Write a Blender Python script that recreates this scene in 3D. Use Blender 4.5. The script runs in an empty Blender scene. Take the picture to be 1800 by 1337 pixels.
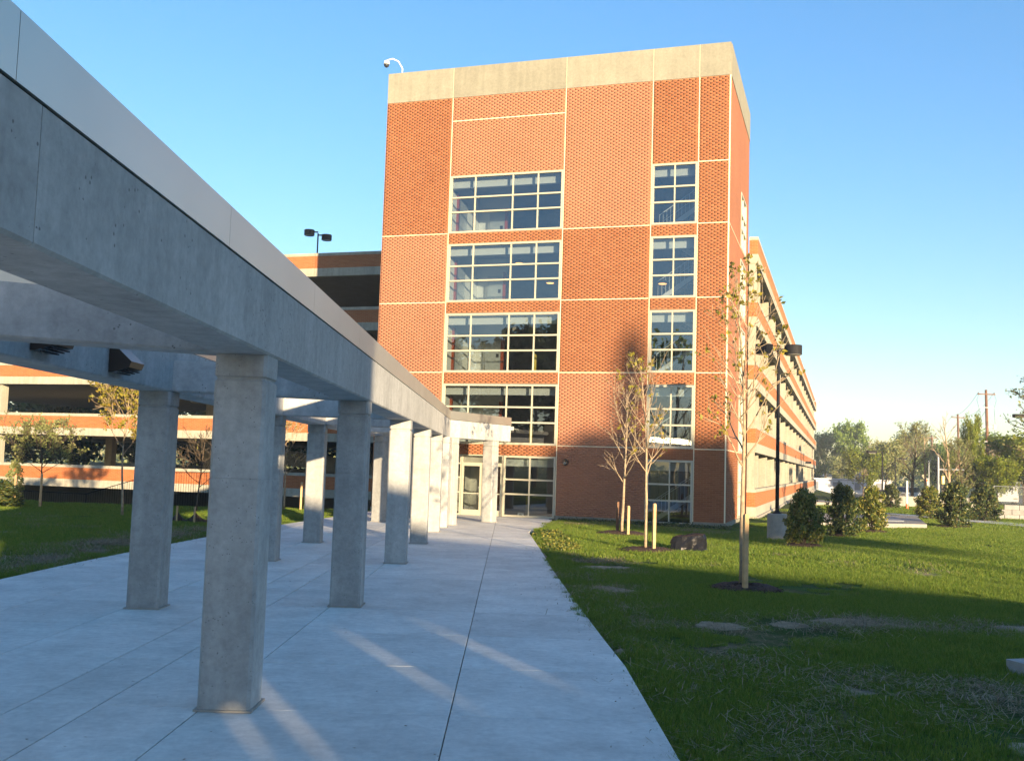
import bpy, bmesh, math, random
import numpy as np
from mathutils import Vector, Matrix

S = bpy.context.scene
COL = S.collection
rad = math.radians

# ------------------------------------------------------------------ camera, sky, sun
SUN_EL = rad(7.4)
SUN_AZ = rad(24.5)          # sunlight travels this far left of +Y
cam_d = bpy.data.cameras.new('camera')
cam_d.sensor_width = 36.0
cam_d.lens = 36.0 * 1804.1 / 1800.0
cam_d.clip_start = 0.05
cam_d.clip_end = 5000
cam = bpy.data.objects.new('camera', cam_d)
COL.objects.link(cam)
cam.location = (0, 0, 2.4)
_p, _r = 0.08224, 0.03105
_R = Vector((1, 0, 0)); _F = Vector((0, math.cos(_p), math.sin(_p))); _U = Vector((0, -math.sin(_p), math.cos(_p)))
_A = _R * math.cos(_r) + _U * math.sin(_r)
_B = -_R * math.sin(_r) + _U * math.cos(_r)
cam.rotation_euler = Matrix((_A, _B, -_F)).transposed().to_euler()
S.camera = cam

world = bpy.data.worlds.new('World'); S.world = world; world.use_nodes = True
wt = world.node_tree; wt.nodes.clear()
sky = wt.nodes.new('ShaderNodeTexSky'); sky.sky_type = 'NISHITA'
sky.sun_disc = False
sky.sun_elevation = SUN_EL
sky.sun_rotation = math.pi - SUN_AZ
sky.air_density = 1.0; sky.dust_density = 0.2; sky.ozone_density = 2.6
bg = wt.nodes.new('ShaderNodeBackground'); bg.inputs['Strength'].default_value = 0.12
wo = wt.nodes.new('ShaderNodeOutputWorld')
hsv = wt.nodes.new('ShaderNodeHueSaturation'); hsv.inputs['Saturation'].default_value = 1.28
gm = wt.nodes.new('ShaderNodeGamma'); gm.inputs[1].default_value = 0.8
wt.links.new(sky.outputs[0], gm.inputs[0]); wt.links.new(gm.outputs[0], hsv.inputs['Color']); tn = wt.nodes.new('ShaderNodeMix'); tn.data_type = 'RGBA'; tn.blend_type = 'MULTIPLY'; tn.inputs[0].default_value = 1.0; tn.inputs[7].default_value = (1.03, 0.945, 1.03, 1)
wt.links.new(hsv.outputs[0], tn.inputs[6]); wt.links.new(tn.outputs[2], bg.inputs[0]); wt.links.new(bg.outputs[0], wo.inputs[0])

sun_d = bpy.data.lights.new('sun', 'SUN'); sun_d.energy = 4.4; sun_d.angle = rad(0.53); sun_d.color = (1.0, 0.76, 0.47)
sun = bpy.data.objects.new('sun', sun_d); COL.objects.link(sun)
SUNT = Vector((-math.sin(SUN_AZ) * math.cos(SUN_EL), math.cos(SUN_AZ) * math.cos(SUN_EL), -math.sin(SUN_EL)))
sun.rotation_euler = SUNT.to_track_quat('-Z', 'Y').to_euler()
sun.location = (60, -120, 40)

S.view_settings.view_transform = 'Standard'; S.view_settings.look = 'None'
S.view_settings.gamma = 1.0; S.view_settings.use_curve_mapping = False
S.view_settings.exposure = 1.86
try:
    S.cycles.max_bounces = 8; S.cycles.transparent_max_bounces = 16; S.cycles.use_denoising = True
    S.cycles.sample_clamp_indirect = 6.0
except Exception: pass

# ------------------------------------------------------------------ materials
def mat_new(name):
    m = bpy.data.materials.new(name); m.use_nodes = True
    nt = m.node_tree; nt.nodes.clear()
    out = nt.nodes.new('ShaderNodeOutputMaterial')
    return m, nt, out
def N(nt, t, **kw):
    n = nt.nodes.new(t)
    for k, v in kw.items():
        if k in n.inputs: n.inputs[k].default_value = v
        else: setattr(n, k, v)
    return n
def ramp(nt, stops):
    r = nt.nodes.new('ShaderNodeValToRGB'); e = r.color_ramp.elements
    while len(e) < len(stops): e.new(0.5)
    for i, (p, c) in enumerate(stops):
        e[i].position = p; e[i].color = (*c, 1) if len(c) == 3 else c
    return r
def mixc(nt, fac, a, b, blend='MIX'):
    m = nt.nodes.new('ShaderNodeMix'); m.data_type = 'RGBA'; m.blend_type = blend
    for sock, v in ((m.inputs[0], fac), (m.inputs[6], a), (m.inputs[7], b)):
        if hasattr(v, 'links') or isinstance(v, bpy.types.NodeSocket): nt.links.new(v, sock)
        else: sock.default_value = v if not isinstance(v, tuple) else (*v, 1)
    return m.outputs[2]
def principled(name, base, rough=0.6, metal=0.0, spec=0.4, noise=None, bump=None, coords='Object'):
    """noise: list of (scale, strength, detail) value variation; bump: (scale, distance, strength)"""
    m, nt, out = mat_new(name)
    b = N(nt, 'ShaderNodeBsdfPrincipled', Roughness=rough, Metallic=metal)
    b.inputs['Specular IOR Level'].default_value = spec
    tc = nt.nodes.new('ShaderNodeTexCoord')
    col = base
    if noise:
        cur = None
        for i, (sc, st, det) in enumerate(noise):
            n = N(nt, 'ShaderNodeTexNoise', Scale=sc, Detail=det); nt.links.new(tc.outputs[coords], n.inputs['Vector'])
            lo = tuple(max(0, c * (1 - st)) for c in (1, 1, 1)); hi = tuple(1 + st for c in (1, 1, 1))
            r = ramp(nt, [(0.3, lo), (0.7, hi)]); nt.links.new(n.outputs['Fac'], r.inputs[0])
            cur = mixc(nt, 1.0, base if cur is None else cur, r.outputs[0], 'MULTIPLY')
        nt.links.new(cur, b.inputs['Base Color'])
    else:
        b.inputs['Base Color'].default_value = (*col, 1)
    if bump:
        n = N(nt, 'ShaderNodeTexNoise', Scale=bump[0], Detail=6.0); nt.links.new(tc.outputs[coords], n.inputs['Vector'])
        bp = N(nt, 'ShaderNodeBump', Strength=bump[2], Distance=bump[1]); nt.links.new(n.outputs['Fac'], bp.inputs['Height'])
        nt.links.new(bp.outputs[0], b.inputs['Normal'])
    nt.links.new(b.outputs[0], out.inputs[0])
    return m
def concrete(name, base, blotch=0.22, pits=True, streak=0.0, bumpd=0.004, warm=(1.0, 1.0, 1.0), pitscale=38.0, fine=(0.86, 1.1)):
    m, nt, out = mat_new(name)
    b = N(nt, 'ShaderNodeBsdfPrincipled', Roughness=0.82); b.inputs['Specular IOR Level'].default_value = 0.25
    g = nt.nodes.new('ShaderNodeNewGeometry')
    oi = nt.nodes.new('ShaderNodeObjectInfo')
    off = N(nt, 'ShaderNodeVectorMath', operation='ADD')
    sc = N(nt, 'ShaderNodeVectorMath', operation='SCALE'); sc.inputs['Scale'].default_value = 13.0
    cmb = nt.nodes.new('ShaderNodeCombineXYZ')
    nt.links.new(oi.outputs['Random'], cmb.inputs[0]); nt.links.new(cmb.outputs[0], sc.inputs[0])
    nt.links.new(g.outputs['Position'], off.inputs[0]); nt.links.new(sc.outputs[0], off.inputs[1])
    P = off.outputs[0]
    n1 = N(nt, 'ShaderNodeTexNoise', Scale=1.3, Detail=8.0, Roughness=0.6); nt.links.new(P, n1.inputs['Vector'])
    r1 = ramp(nt, [(0.3, (1 - blotch,) * 3), (0.72, (1 + blotch * 0.7,) * 3)]); nt.links.new(n1.outputs['Fac'], r1.inputs[0])
    c = mixc(nt, 1.0, base, r1.outputs[0], 'MULTIPLY')
    n2 = N(nt, 'ShaderNodeTexNoise', Scale=9.0, Detail=10.0, Roughness=0.75); nt.links.new(P, n2.inputs['Vector'])
    r2 = ramp(nt, [(0.35, (fine[0],) * 3), (0.65, (fine[1],) * 3)]); nt.links.new(n2.outputs['Fac'], r2.inputs[0])
    c = mixc(nt, 1.0, c, r2.outputs[0], 'MULTIPLY')
    if streak:
        mp = N(nt, 'ShaderNodeMapping'); mp.inputs['Scale'].default_value = (3.0, 3.0, 0.22); nt.links.new(P, mp.inputs[0])
        n3 = N(nt, 'ShaderNodeTexNoise', Scale=1.5, Detail=6.0); nt.links.new(mp.outputs[0], n3.inputs['Vector'])
        r3 = ramp(nt, [(0.4, (1 - streak,) * 3), (0.62, (1.06,) * 3)]); nt.links.new(n3.outputs['Fac'], r3.inputs[0])
        c = mixc(nt, 1.0, c, r3.outputs[0], 'MULTIPLY')
    hgt = n2.outputs['Fac']
    if pits:
        v = N(nt, 'ShaderNodeTexVoronoi', Scale=pitscale); nt.links.new(P, v.inputs['Vector'])
        msk = N(nt, 'ShaderNodeTexNoise', Scale=pitscale * 0.21, Detail=2.0); nt.links.new(P, msk.inputs['Vector'])
        a = N(nt, 'ShaderNodeMath', operation='LESS_THAN'); nt.links.new(v.outputs['Distance'], a.inputs[0]); a.inputs[1].default_value = 0.17
        d = N(nt, 'ShaderNodeMath', operation='GREATER_THAN'); nt.links.new(msk.outputs['Fac'], d.inputs[0]); d.inputs[1].default_value = 0.56
        e = N(nt, 'ShaderNodeMath', operation='MULTIPLY'); nt.links.new(a.outputs[0], e.inputs[0]); nt.links.new(d.outputs[0], e.inputs[1])
        c = mixc(nt, e.outputs[0], c, tuple(x * 0.45 for x in base))
        s = N(nt, 'ShaderNodeMath', operation='SUBTRACT'); nt.links.new(n2.outputs['Fac'], s.inputs[0]); nt.links.new(e.outputs[0], s.inputs[1])
        hgt = s.outputs[0]
    rv = N(nt, 'ShaderNodeMapRange'); nt.links.new(oi.outputs['Random'], rv.inputs[0]); rv.inputs[3].default_value = 0.93; rv.inputs[4].default_value = 1.07
    c = mixc(nt, 1.0, c, rv.outputs[0], 'MULTIPLY')
    nt.links.new(c, b.inputs['Base Color'])
    bp = N(nt, 'ShaderNodeBump', Strength=0.6, Distance=bumpd); nt.links.new(hgt, bp.inputs['Height'])
    nt.links.new(bp.outputs[0], b.inputs['Normal'])
    nt.links.new(b.outputs[0], out.inputs[0])
    return m
def brick_geo(name, cols):
    """colour for modelled bricks: every brick (mesh island / object) gets its own shade"""
    m, nt, out = mat_new(name)
    b = N(nt, 'ShaderNodeBsdfPrincipled', Roughness=0.85); b.inputs['Specular IOR Level'].default_value = 0.2
    g = nt.nodes.new('ShaderNodeNewGeometry'); oi = nt.nodes.new('ShaderNodeObjectInfo')
    ad = N(nt, 'ShaderNodeMath', operation='ADD'); nt.links.new(g.outputs['Random Per Island'], ad.inputs[0]); nt.links.new(oi.outputs['Random'], ad.inputs[1])
    fr = N(nt, 'ShaderNodeMath', operation='FRACT'); nt.links.new(ad.outputs[0], fr.inputs[0])
    r = ramp(nt, [(0.0, cols[0]), (0.35, cols[1]), (0.75, cols[2]), (1.0, cols[3])]); nt.links.new(fr.outputs[0], r.inputs[0])
    n = N(nt, 'ShaderNodeTexNoise', Scale=0.35, Detail=4.0); nt.links.new(g.outputs['Position'], n.inputs['Vector'])
    r2 = ramp(nt, [(0.3, (0.9,) * 3), (0.7, (1.08,) * 3)]); nt.links.new(n.outputs['Fac'], r2.inputs[0])
    c = mixc(nt, 1.0, r.outputs[0], r2.outputs[0], 'MULTIPLY')
    nt.links.new(c, b.inputs['Base Color']); nt.links.new(b.outputs[0], out.inputs[0])
    return m
def brick_tex(name, c1, c2, mortar, L=0.27, H=0.083):
    m, nt, out = mat_new(name)
    b = N(nt, 'ShaderNodeBsdfPrincipled', Roughness=0.85); b.inputs['Specular IOR Level'].default_value = 0.2
    tc = nt.nodes.new('ShaderNodeTexCoord'); sp = nt.nodes.new('ShaderNodeSeparateXYZ'); nt.links.new(tc.outputs['Object'], sp.inputs[0])
    ad = N(nt, 'ShaderNodeMath', operation='ADD'); nt.links.new(sp.outputs[0], ad.inputs[0]); nt.links.new(sp.outputs[1], ad.inputs[1])
    cb = nt.nodes.new('ShaderNodeCombineXYZ'); nt.links.new(ad.outputs[0], cb.inputs[0]); nt.links.new(sp.outputs[2], cb.inputs[1])
    bt = nt.nodes.new('ShaderNodeTexBrick'); nt.links.new(cb.outputs[0], bt.inputs['Vector'])
    bt.inputs['Scale'].default_value = 1.0; bt.inputs['Brick Width'].default_value = L; bt.inputs['Row Height'].default_value = H
    bt.inputs['Mortar Size'].default_value = 0.006; bt.inputs['Mortar Smooth'].default_value = 0.1
    bt.inputs['Color1'].default_value = (*c1, 1); bt.inputs['Color2'].default_value = (*c2, 1); bt.inputs['Mortar'].default_value = (*mortar, 1)
    nt.links.new(bt.outputs['Color'], b.inputs['Base Color'])
    bp = N(nt, 'ShaderNodeBump', Strength=0.5, Distance=0.008); bp.invert = True
    nt.links.new(bt.outputs['Fac'], bp.inputs['Height']); nt.links.new(bp.outputs[0], b.inputs['Normal'])
    nt.links.new(b.outputs[0], out.inputs[0])
    return m
def glass(name, tint, refl=1.0, rough=0.0):
    m, nt, out = mat_new(name)
    t = nt.nodes.new('ShaderNodeBsdfTransparent'); t.inputs[0].default_value = (*tint, 1)
    gl = nt.nodes.new('ShaderNodeBsdfGlossy'); gl.inputs['Roughness'].default_value = rough
    gl.inputs[0].default_value = (0.9, 0.97, 1.0, 1)
    gg = nt.nodes.new('ShaderNodeNewGeometry'); dt = N(nt, 'ShaderNodeVectorMath', operation='DOT_PRODUCT')
    nt.links.new(gg.outputs['Incoming'], dt.inputs[0]); nt.links.new(gg.outputs['Normal'], dt.inputs[1])
    ab = N(nt, 'ShaderNodeMath', operation='ABSOLUTE'); nt.links.new(dt.outputs['Value'], ab.inputs[0])
    om = N(nt, 'ShaderNodeMath', operation='SUBTRACT'); om.inputs[0].default_value = 1.0; nt.links.new(ab.outputs[0], om.inputs[1])
    pw = N(nt, 'ShaderNodeMath', operation='POWER'); nt.links.new(om.outputs[0], pw.inputs[0]); pw.inputs[1].default_value = 5.0
    fr = N(nt, 'ShaderNodeMath', operation='MULTIPLY_ADD'); nt.links.new(pw.outputs[0], fr.inputs[0]); fr.inputs[1].default_value = 0.92; fr.inputs[2].default_value = 0.08
    mu = N(nt, 'ShaderNodeMath', operation='MULTIPLY'); nt.links.new(fr.outputs[0], mu.inputs[0]); mu.inputs[1].default_value = refl
    mu.use_clamp = True
    tc = nt.nodes.new('ShaderNodeNewGeometry'); n = N(nt, 'ShaderNodeTexNoise', Scale=0.7, Detail=1.0); nt.links.new(tc.outputs['Position'], n.inputs['Vector'])
    bp = N(nt, 'ShaderNodeBump', Strength=0.25, Distance=0.01); nt.links.new(n.outputs['Fac'], bp.inputs['Height']); nt.links.new(bp.outputs[0], gl.inputs['Normal'])
    mx = nt.nodes.new('ShaderNodeMixShader'); nt.links.new(mu.outputs[0], mx.inputs[0]); nt.links.new(t.outputs[0], mx.inputs[1]); nt.links.new(gl.outputs[0], mx.inputs[2])
    nt.links.new(mx.outputs[0], out.inputs[0])
    return m
def leaf(name, cols, trans=0.45, rough=0.5):
    m, nt, out = mat_new(name)
    g = nt.nodes.new('ShaderNodeNewGeometry')
    r = ramp(nt, [(i / (len(cols) - 1), c) for i, c in enumerate(cols)]); nt.links.new(g.outputs['Random Per Island'], r.inputs[0])
    oi = nt.nodes.new('ShaderNodeObjectInfo')
    d = N(nt, 'ShaderNodeBsdfPrincipled', Roughness=rough); d.inputs['Specular IOR Level'].default_value = 0.3
    t = nt.nodes.new('ShaderNodeBsdfTranslucent')
    nt.links.new(r.outputs[0], d.inputs['Base Color']); nt.links.new(r.outputs[0], t.inputs[0])
    mx = nt.nodes.new('ShaderNodeMixShader'); mx.inputs[0].default_value = trans
    nt.links.new(d.outputs[0], mx.inputs[1]); nt.links.new(t.outputs[0], mx.inputs[2]); nt.links.new(mx.outputs[0], out.inputs[0])
    return m
def emission(name, col, st):
    m, nt, out = mat_new(name)
    e = nt.nodes.new('ShaderNodeEmission'); e.inputs[0].default_value = (*col, 1); e.inputs[1].default_value = st
    nt.links.new(e.outputs[0], out.inputs[0]); return m

M = {}
M['column_concrete'] = concrete('column_concrete', (0.38, 0.385, 0.37), 0.17, streak=0.10, bumpd=0.007, fine=(0.82, 1.1), pitscale=30.0)
M['beam_concrete'] = concrete('beam_concrete', (0.43, 0.435, 0.42), 0.15, streak=0.08, bumpd=0.004, pitscale=16.0, fine=(0.82, 1.1))
M['walk'] = concrete('walk_concrete', (0.66, 0.655, 0.61), 0.18, pits=False, bumpd=0.002)
M['pad'] = concrete('pad_concrete', (0.33, 0.31, 0.27), 0.14, pits=False)
M['precast'] = concrete('precast_concrete', (0.26, 0.25, 0.195), 0.10, pits=False, streak=0.05, bumpd=0.002)
M['precast_far'] = concrete('garage_concrete', (0.38, 0.36, 0.29), 0.10, pits=False, streak=0.10, bumpd=0.002)
M['garage_inner'] = concrete('garage_inner_concrete', (0.24, 0.225, 0.195), 0.15, pits=False)
M['mortar'] = principled('mortar', (0.34, 0.185, 0.105), 0.9, noise=[(2.0, 0.08, 4)])
M['mortar_pink'] = principled('tinted_mortar', (0.37, 0.175, 0.10), 0.9, noise=[(2.0, 0.08, 4)])
M['brick_red'] = brick_geo('brick_red', [(0.245, 0.087, 0.036), (0.28, 0.102, 0.043), (0.31, 0.116, 0.05), (0.265, 0.095, 0.04)])
M['brick_pink'] = brick_geo('brick_pink', [(0.335, 0.142, 0.078), (0.35, 0.15, 0.083), (0.365, 0.158, 0.088), (0.34, 0.145, 0.08)])
M['brick_garage'] = brick_tex('brick_garage', (0.36, 0.108, 0.036), (0.43, 0.14, 0.048), (0.42, 0.25, 0.14))
M['brick_dim'] = brick_tex('brick_plain', (0.30, 0.10, 0.06), (0.36, 0.13, 0.07), (0.4, 0.33, 0.26))
M['frame'] = principled('window_frame_paint', (0.44, 0.42, 0.33), 0.45, metal=0.1)
M['glass'] = glass('window_glass', (0.47, 0.53, 0.55), 2.1)
M['glass_dark'] = glass('door_glass', (0.5, 0.52, 0.5), 1.3)
M['fascia'] = principled('fascia_metal', (0.61, 0.62, 0.56), 0.40, metal=0.85, noise=[(0.8, 0.05, 3)])
M['fascia_gap'] = principled('dark_joint', (0.03, 0.03, 0.03), 0.8)
M['white_wall'] = principled('interior_white_paint', (0.78, 0.76, 0.70), 0.6)
M['steel_door'] = principled('steel_door', (0.55, 0.56, 0.55), 0.35, metal=0.5)
M['red_paint'] = principled('red_paint', (0.40, 0.07, 0.02), 0.4)
M['yellow_paint'] = principled('yellow_paint', (0.70, 0.50, 0.06), 0.45)
M['black_metal'] = principled('black_metal', (0.016, 0.016, 0.018), 0.7, spec=0.2)
M['bronze'] = principled('bronze_metal', (0.09, 0.065, 0.05), 0.3, metal=0.7)
M['grey_metal'] = principled('galvanised_metal', (0.27, 0.29, 0.31), 0.55, metal=0.3)
M['white_plastic'] = principled('white_plastic', (0.75, 0.75, 0.74), 0.35)
M['dark_plastic'] = principled('dark_plastic', (0.03, 0.03, 0.035), 0.3)
M['lamp_lens'] = principled('lamp_lens', (0.22, 0.22, 0.20), 0.3)
M['lamp_glow'] = emission('lamp_glow', (1.0, 0.42, 0.10), 1.6)
M['green_glow'] = emission('green_signal_glow', (0.05, 1.0, 0.45), 4.0)
M['red_glow'] = emission('red_signal_glow', (1.0, 0.06, 0.02), 3.0)
M['wood_stake'] = principled('pine_stake', (0.52, 0.34, 0.17), 0.8, noise=[(6.0, 0.2, 4)])
M['pole_wood'] = principled('creosoted_wood', (0.16, 0.085, 0.05), 0.85, noise=[(2.0, 0.4, 6)])
M['bark_young'] = principled('young_bark', (0.33, 0.25, 0.16), 0.85, noise=[(9.0, 0.3, 5)], bump=(30, 0.004, 0.6))
M['bark_dark'] = principled('dark_bark', (0.10, 0.075, 0.05), 0.9, noise=[(5.0, 0.3, 5)])
M['mulch'] = principled('mulch', (0.055, 0.030, 0.020), 0.95, noise=[(14.0, 0.6, 6)], bump=(40, 0.03, 1.0))
M['soil'] = principled('bare_soil', (0.20, 0.145, 0.09), 0.95, noise=[(5.0, 0.3, 6)])
M['bare'] = principled('dry_soil', (0.30, 0.235, 0.15), 0.95, noise=[(7.0, 0.3, 8), (40, .25, 3)], bump=(30, 0.02, 0.8))
M['bag'] = principled('black_plastic_sheet', (0.012, 0.013, 0.017), 0.3, spec=0.12, bump=(4.0, 0.06, 0.5))
M['silt'] = principled('brown_fabric', (0.07, 0.045, 0.03), 0.8, noise=[(6.0, 0.2, 4)])
M['asphalt'] = principled('asphalt', (0.06, 0.06, 0.062), 0.9, noise=[(3.0, 0.15, 5)])
M['stone'] = concrete('rock_face_concrete', (0.36, 0.35, 0.34), 0.25, bumpd=0.02)
M['white_siding'] = principled('white_siding', (0.50, 0.52, 0.56), 0.6, noise=[(0.5, 0.05, 3)])
M['shutter'] = principled('grey_shutter', (0.16, 0.17, 0.19), 0.6)
M['roof_grey'] = principled('grey_roof', (0.22, 0.24, 0.27), 0.8)
M['roof_dark'] = principled('dark_trim', (0.06, 0.04, 0.04), 0.7)
M['car_white'] = principled('white_car_paint', (0.45, 0.48, 0.5), 0.25)
M['car_blue'] = principled('blue_car_paint', (0.10, 0.16, 0.24), 0.25)
M['tyre'] = principled('tyre_rubber', (0.02, 0.02, 0.02), 0.8)
M['car_glass'] = principled('car_glass', (0.03, 0.04, 0.05), 0.08)
M['orange'] = principled('orange_plastic', (0.65, 0.13, 0.04), 0.5)
M['leaf_maple'] = leaf('maple_leaf', [(0.26, 0.22, 0.035), (0.36, 0.30, 0.04), (0.22, 0.23, 0.04), (0.32, 0.21, 0.04)])
M['leaf_holly'] = leaf('holly_leaf', [(0.05, 0.09, 0.022), (0.11, 0.15, 0.03), (0.20, 0.21, 0.04), (0.32, 0.27, 0.06)], 0.3, 0.4)
M['leaf_holly_dark'] = leaf('dark_holly_leaf', [(0.022, 0.048, 0.02), (0.05, 0.08, 0.028), (0.085, 0.11, 0.032), (0.18, 0.165, 0.04)], 0.15, 0.35)
M['leaf_green'] = leaf('spring_leaf', [(0.11, 0.19, 0.03), (0.18, 0.27, 0.045), (0.24, 0.31, 0.06), (0.15, 0.23, 0.045)])
M['leaf_lime'] = leaf('lime_leaf', [(0.16, 0.22, 0.02), (0.24, 0.29, 0.025), (0.12, 0.17, 0.02), (0.30, 0.30, 0.03)])
M['leaf_pale'] = leaf('pale_leaf', [(0.22, 0.27, 0.09), (0.30, 0.33, 0.12), (0.26, 0.28, 0.11), (0.33, 0.31, 0.13)])
M['leaf_tan'] = leaf('tan_blossom', [(0.36, 0.27, 0.15), (0.44, 0.34, 0.18), (0.32, 0.28, 0.13), (0.40, 0.33, 0.17)])
M['leaf_dark'] = leaf('dark_leaf', [(0.02, 0.045, 0.015), (0.04, 0.07, 0.02), (0.06, 0.10, 0.02), (0.05, 0.08, 0.02)], 0.3)
M['grass'] = leaf('grass_blade', [(0.085, 0.155, 0.018), (0.13, 0.22, 0.026), (0.19, 0.265, 0.034), (0.26, 0.28, 0.05)], 0.45, 0.6)
M['straw'] = leaf('straw', [(0.20, 0.155, 0.09), (0.38, 0.31, 0.19), (0.28, 0.22, 0.13), (0.15, 0.115, 0.07)], 0.15, 0.8)

def ground_mat():
    m, nt, out = mat_new('lawn_ground')
    b = N(nt, 'ShaderNodeBsdfPrincipled', Roughness=0.95); b.inputs['Specular IOR Level'].default_value = 0.1
    g = nt.nodes.new('ShaderNodeNewGeometry')
    n = N(nt, 'ShaderNodeTexNoise', Scale=0.9, Detail=8.0, Roughness=0.65); nt.links.new(g.outputs['Position'], n.inputs['Vector'])
    r = ramp(nt, [(0.33, (0.22, 0.17, 0.10)), (0.45, (0.06, 0.085, 0.022)), (0.6, (0.05, 0.105, 0.018)), (0.8, (0.075, 0.12, 0.024))]); nt.links.new(n.outputs['Fac'], r.inputs[0])
    n2 = N(nt, 'ShaderNodeTexNoise', Scale=40.0, Detail=5.0); nt.links.new(g.outputs['Position'], n2.inputs['Vector'])
    r2 = ramp(nt, [(0.3, (0.6,) * 3), (0.7, (1.3,) * 3)]); nt.links.new(n2.outputs['Fac'], r2.inputs[0])
    c = mixc(nt, 1.0, r.outputs[0], r2.outputs[0], 'MULTIPLY')
    nt.links.new(c, b.inputs['Base Color'])
    bp = N(nt, 'ShaderNodeBump', Strength=0.8, Distance=0.03); nt.links.new(n2.outputs['Fac'], bp.inputs['Height']); nt.links.new(bp.outputs[0], b.inputs['Normal'])
    nt.links.new(b.outputs[0], out.inputs[0]); return m
M['ground'] = ground_mat()

# ------------------------------------------------------------------ helpers
def link(o, parent=None):
    COL.objects.link(o)
    if parent is not None: o.parent = parent
    return o
def tag(o, label=None, cat=None, group=None, kind=None):
    if label: o['label'] = label
    if cat: o['category'] = cat
    if group: o['group'] = group
    if kind: o['kind'] = kind
    return o
def root(name, label, cat, loc=(0, 0, 0), rz=0.0, group=None):
    o = bpy.data.objects.new(name, None); COL.objects.link(o); o.empty_display_size = 0.3
    o.location = loc; o.rotation_euler = (0, 0, rz)
    return tag(o, label, cat, group)
def copy_tree(o, parent=None):
    c = o.copy(); COL.objects.link(c)
    if parent is not None: c.parent = parent
    for ch in KIDS.get(o.name, []):
        copy_tree(ch, c)
    return c
KIDS = {}
class MB:
    def __init__(s): s.v = []; s.f = []; s.m = []; s.cur = 0
    def add(s, vs, fs):
        k = len(s.v); s.v.extend(vs); s.f.extend([tuple(i + k for i in f) for f in fs]); s.m.extend([s.cur] * len(fs)); return s
    def box(s, x0, x1, y0, y1, z0, z1, c=0.0):
        if c <= 0:
            vs = [(x, y, z) for z in (z0, z1) for x, y in ((x0, y0), (x1, y0), (x1, y1), (x0, y1))]
            s.add(vs, [(3, 2, 1, 0), (4, 5, 6, 7), (0, 1, 5, 4), (1, 2, 6, 5), (2, 3, 7, 6), (3, 0, 4, 7)])
        else:
            o = lambda q, zz, cc: [(x0 + cc + q, y0 + q, zz), (x1 - cc - q, y0 + q, zz), (x1 - q, y0 + cc + q, zz), (x1 - q, y1 - cc - q, zz), (x1 - cc - q, y1 - q, zz), (x0 + cc + q, y1 - q, zz), (x0 + q, y1 - cc - q, zz), (x0 + q, y0 + cc + q, zz)]
            s.stack([o(0, z0, c), o(0, z1, c)])
        return s
    def stack(s, rings, cap=True):
        n = len(rings[0]); vs = [p for r in rings for p in r]; fs = []
        for i in range(len(rings) - 1):
            for j in range(n):
                a = i * n + j; b = i * n + (j + 1) % n
                fs.append((a, b, b + n, a + n))
        if cap:
            fs.append(tuple(range(n - 1, -1, -1))); fs.append(tuple((len(rings) - 1) * n + j for j in range(n)))
        return s.add(vs, fs)
    def prism(s, poly, z0, z1):
        return s.stack([[(x, y, z0) for x, y in poly], [(x, y, z1) for x, y in poly]])
    def prof(s, poly, axis, a0, a1):
        """poly of (p,z) swept along axis ('x' or 'y')"""
        if axis == 'x': r = [[(a, p, z) for p, z in poly] for a in (a0, a1)]
        else: r = [[(p, a, z) for p, z in poly] for a in (a0, a1)]
        return s.stack(r)
    def tube(s, pts, radii, k=8, cap=True):
        pts = [Vector(p) for p in pts]
        if not hasattr(radii, '__len__'): radii = [radii] * len(pts)
        rings = []; up = Vector((0, 0, 1)); ref = None
        for i, p in enumerate(pts):
            t = (pts[min(i + 1, len(pts) - 1)] - pts[max(i - 1, 0)]).normalized()
            if ref is None: ref = Vector((1, 0, 0)) if abs(t.z) > 0.8 else up
            a = t.cross(ref).normalized(); b = t.cross(a).normalized(); ref = -(t.cross(a)) if False else ref
            rings.append([tuple(p + (a * math.cos(q) + b * math.sin(q)) * radii[i]) for q in [2 * math.pi * j / k for j in range(k)]])
        return s.stack(rings, cap)
    def lathe(s, prof, c=(0, 0, 0), k=20):
        return s.stack([[(c[0] + r * math.cos(2 * math.pi * j / k), c[1] + r * math.sin(2 * math.pi * j / k), c[2] + z) for j in range(k)] for r, z in prof])
    def ring(s, x0, x1, z0, z1, w, y0, y1):
        """rectangular frame in the XZ plane"""
        o = [(x0, z0), (x1, z0), (x1, z1), (x0, z1)]; i = [(x0 + w, z0 + w), (x1 - w, z0 + w), (x1 - w, z1 - w), (x0 + w, z1 - w)]
        vs = [(a, y0, b) for a, b in o] + [(a, y0, b) for a, b in i] + [(a, y1, b) for a, b in o] + [(a, y1, b) for a, b in i]
        fs = []
        for j in range(4):
            n = (j + 1) % 4
            fs += [(j, n, 4 + n, 4 + j), (8 + n, 8 + j, 12 + j, 12 + n), (n, j, 8 + j, 8 + n), (4 + j, 4 + n, 12 + n, 12 + j)]
        return s.add(vs, fs)
    def mesh(s, name, mats, smooth=False):
        me = bpy.data.meshes.new(name); me.from_pydata(s.v, [], s.f)
        if not isinstance(mats, (list, tuple)): mats = [mats]
        for m in mats: me.materials.append(m)
        if len(mats) > 1: me.polygons.foreach_set('material_index', s.m)
        if smooth: me.polygons.foreach_set('use_smooth', [True] * len(me.polygons))
        me.update(); return me
    def build(s, name, mats, parent=None, smooth=False, loc=None, rz=None, fix=True):
        me = s.mesh(name, mats, smooth)
        if fix:
            b = bmesh.new(); b.from_mesh(me); bmesh.ops.recalc_face_normals(b, faces=b.faces); b.to_mesh(me); b.free()
        return place(name, me, parent, loc, rz)
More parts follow.
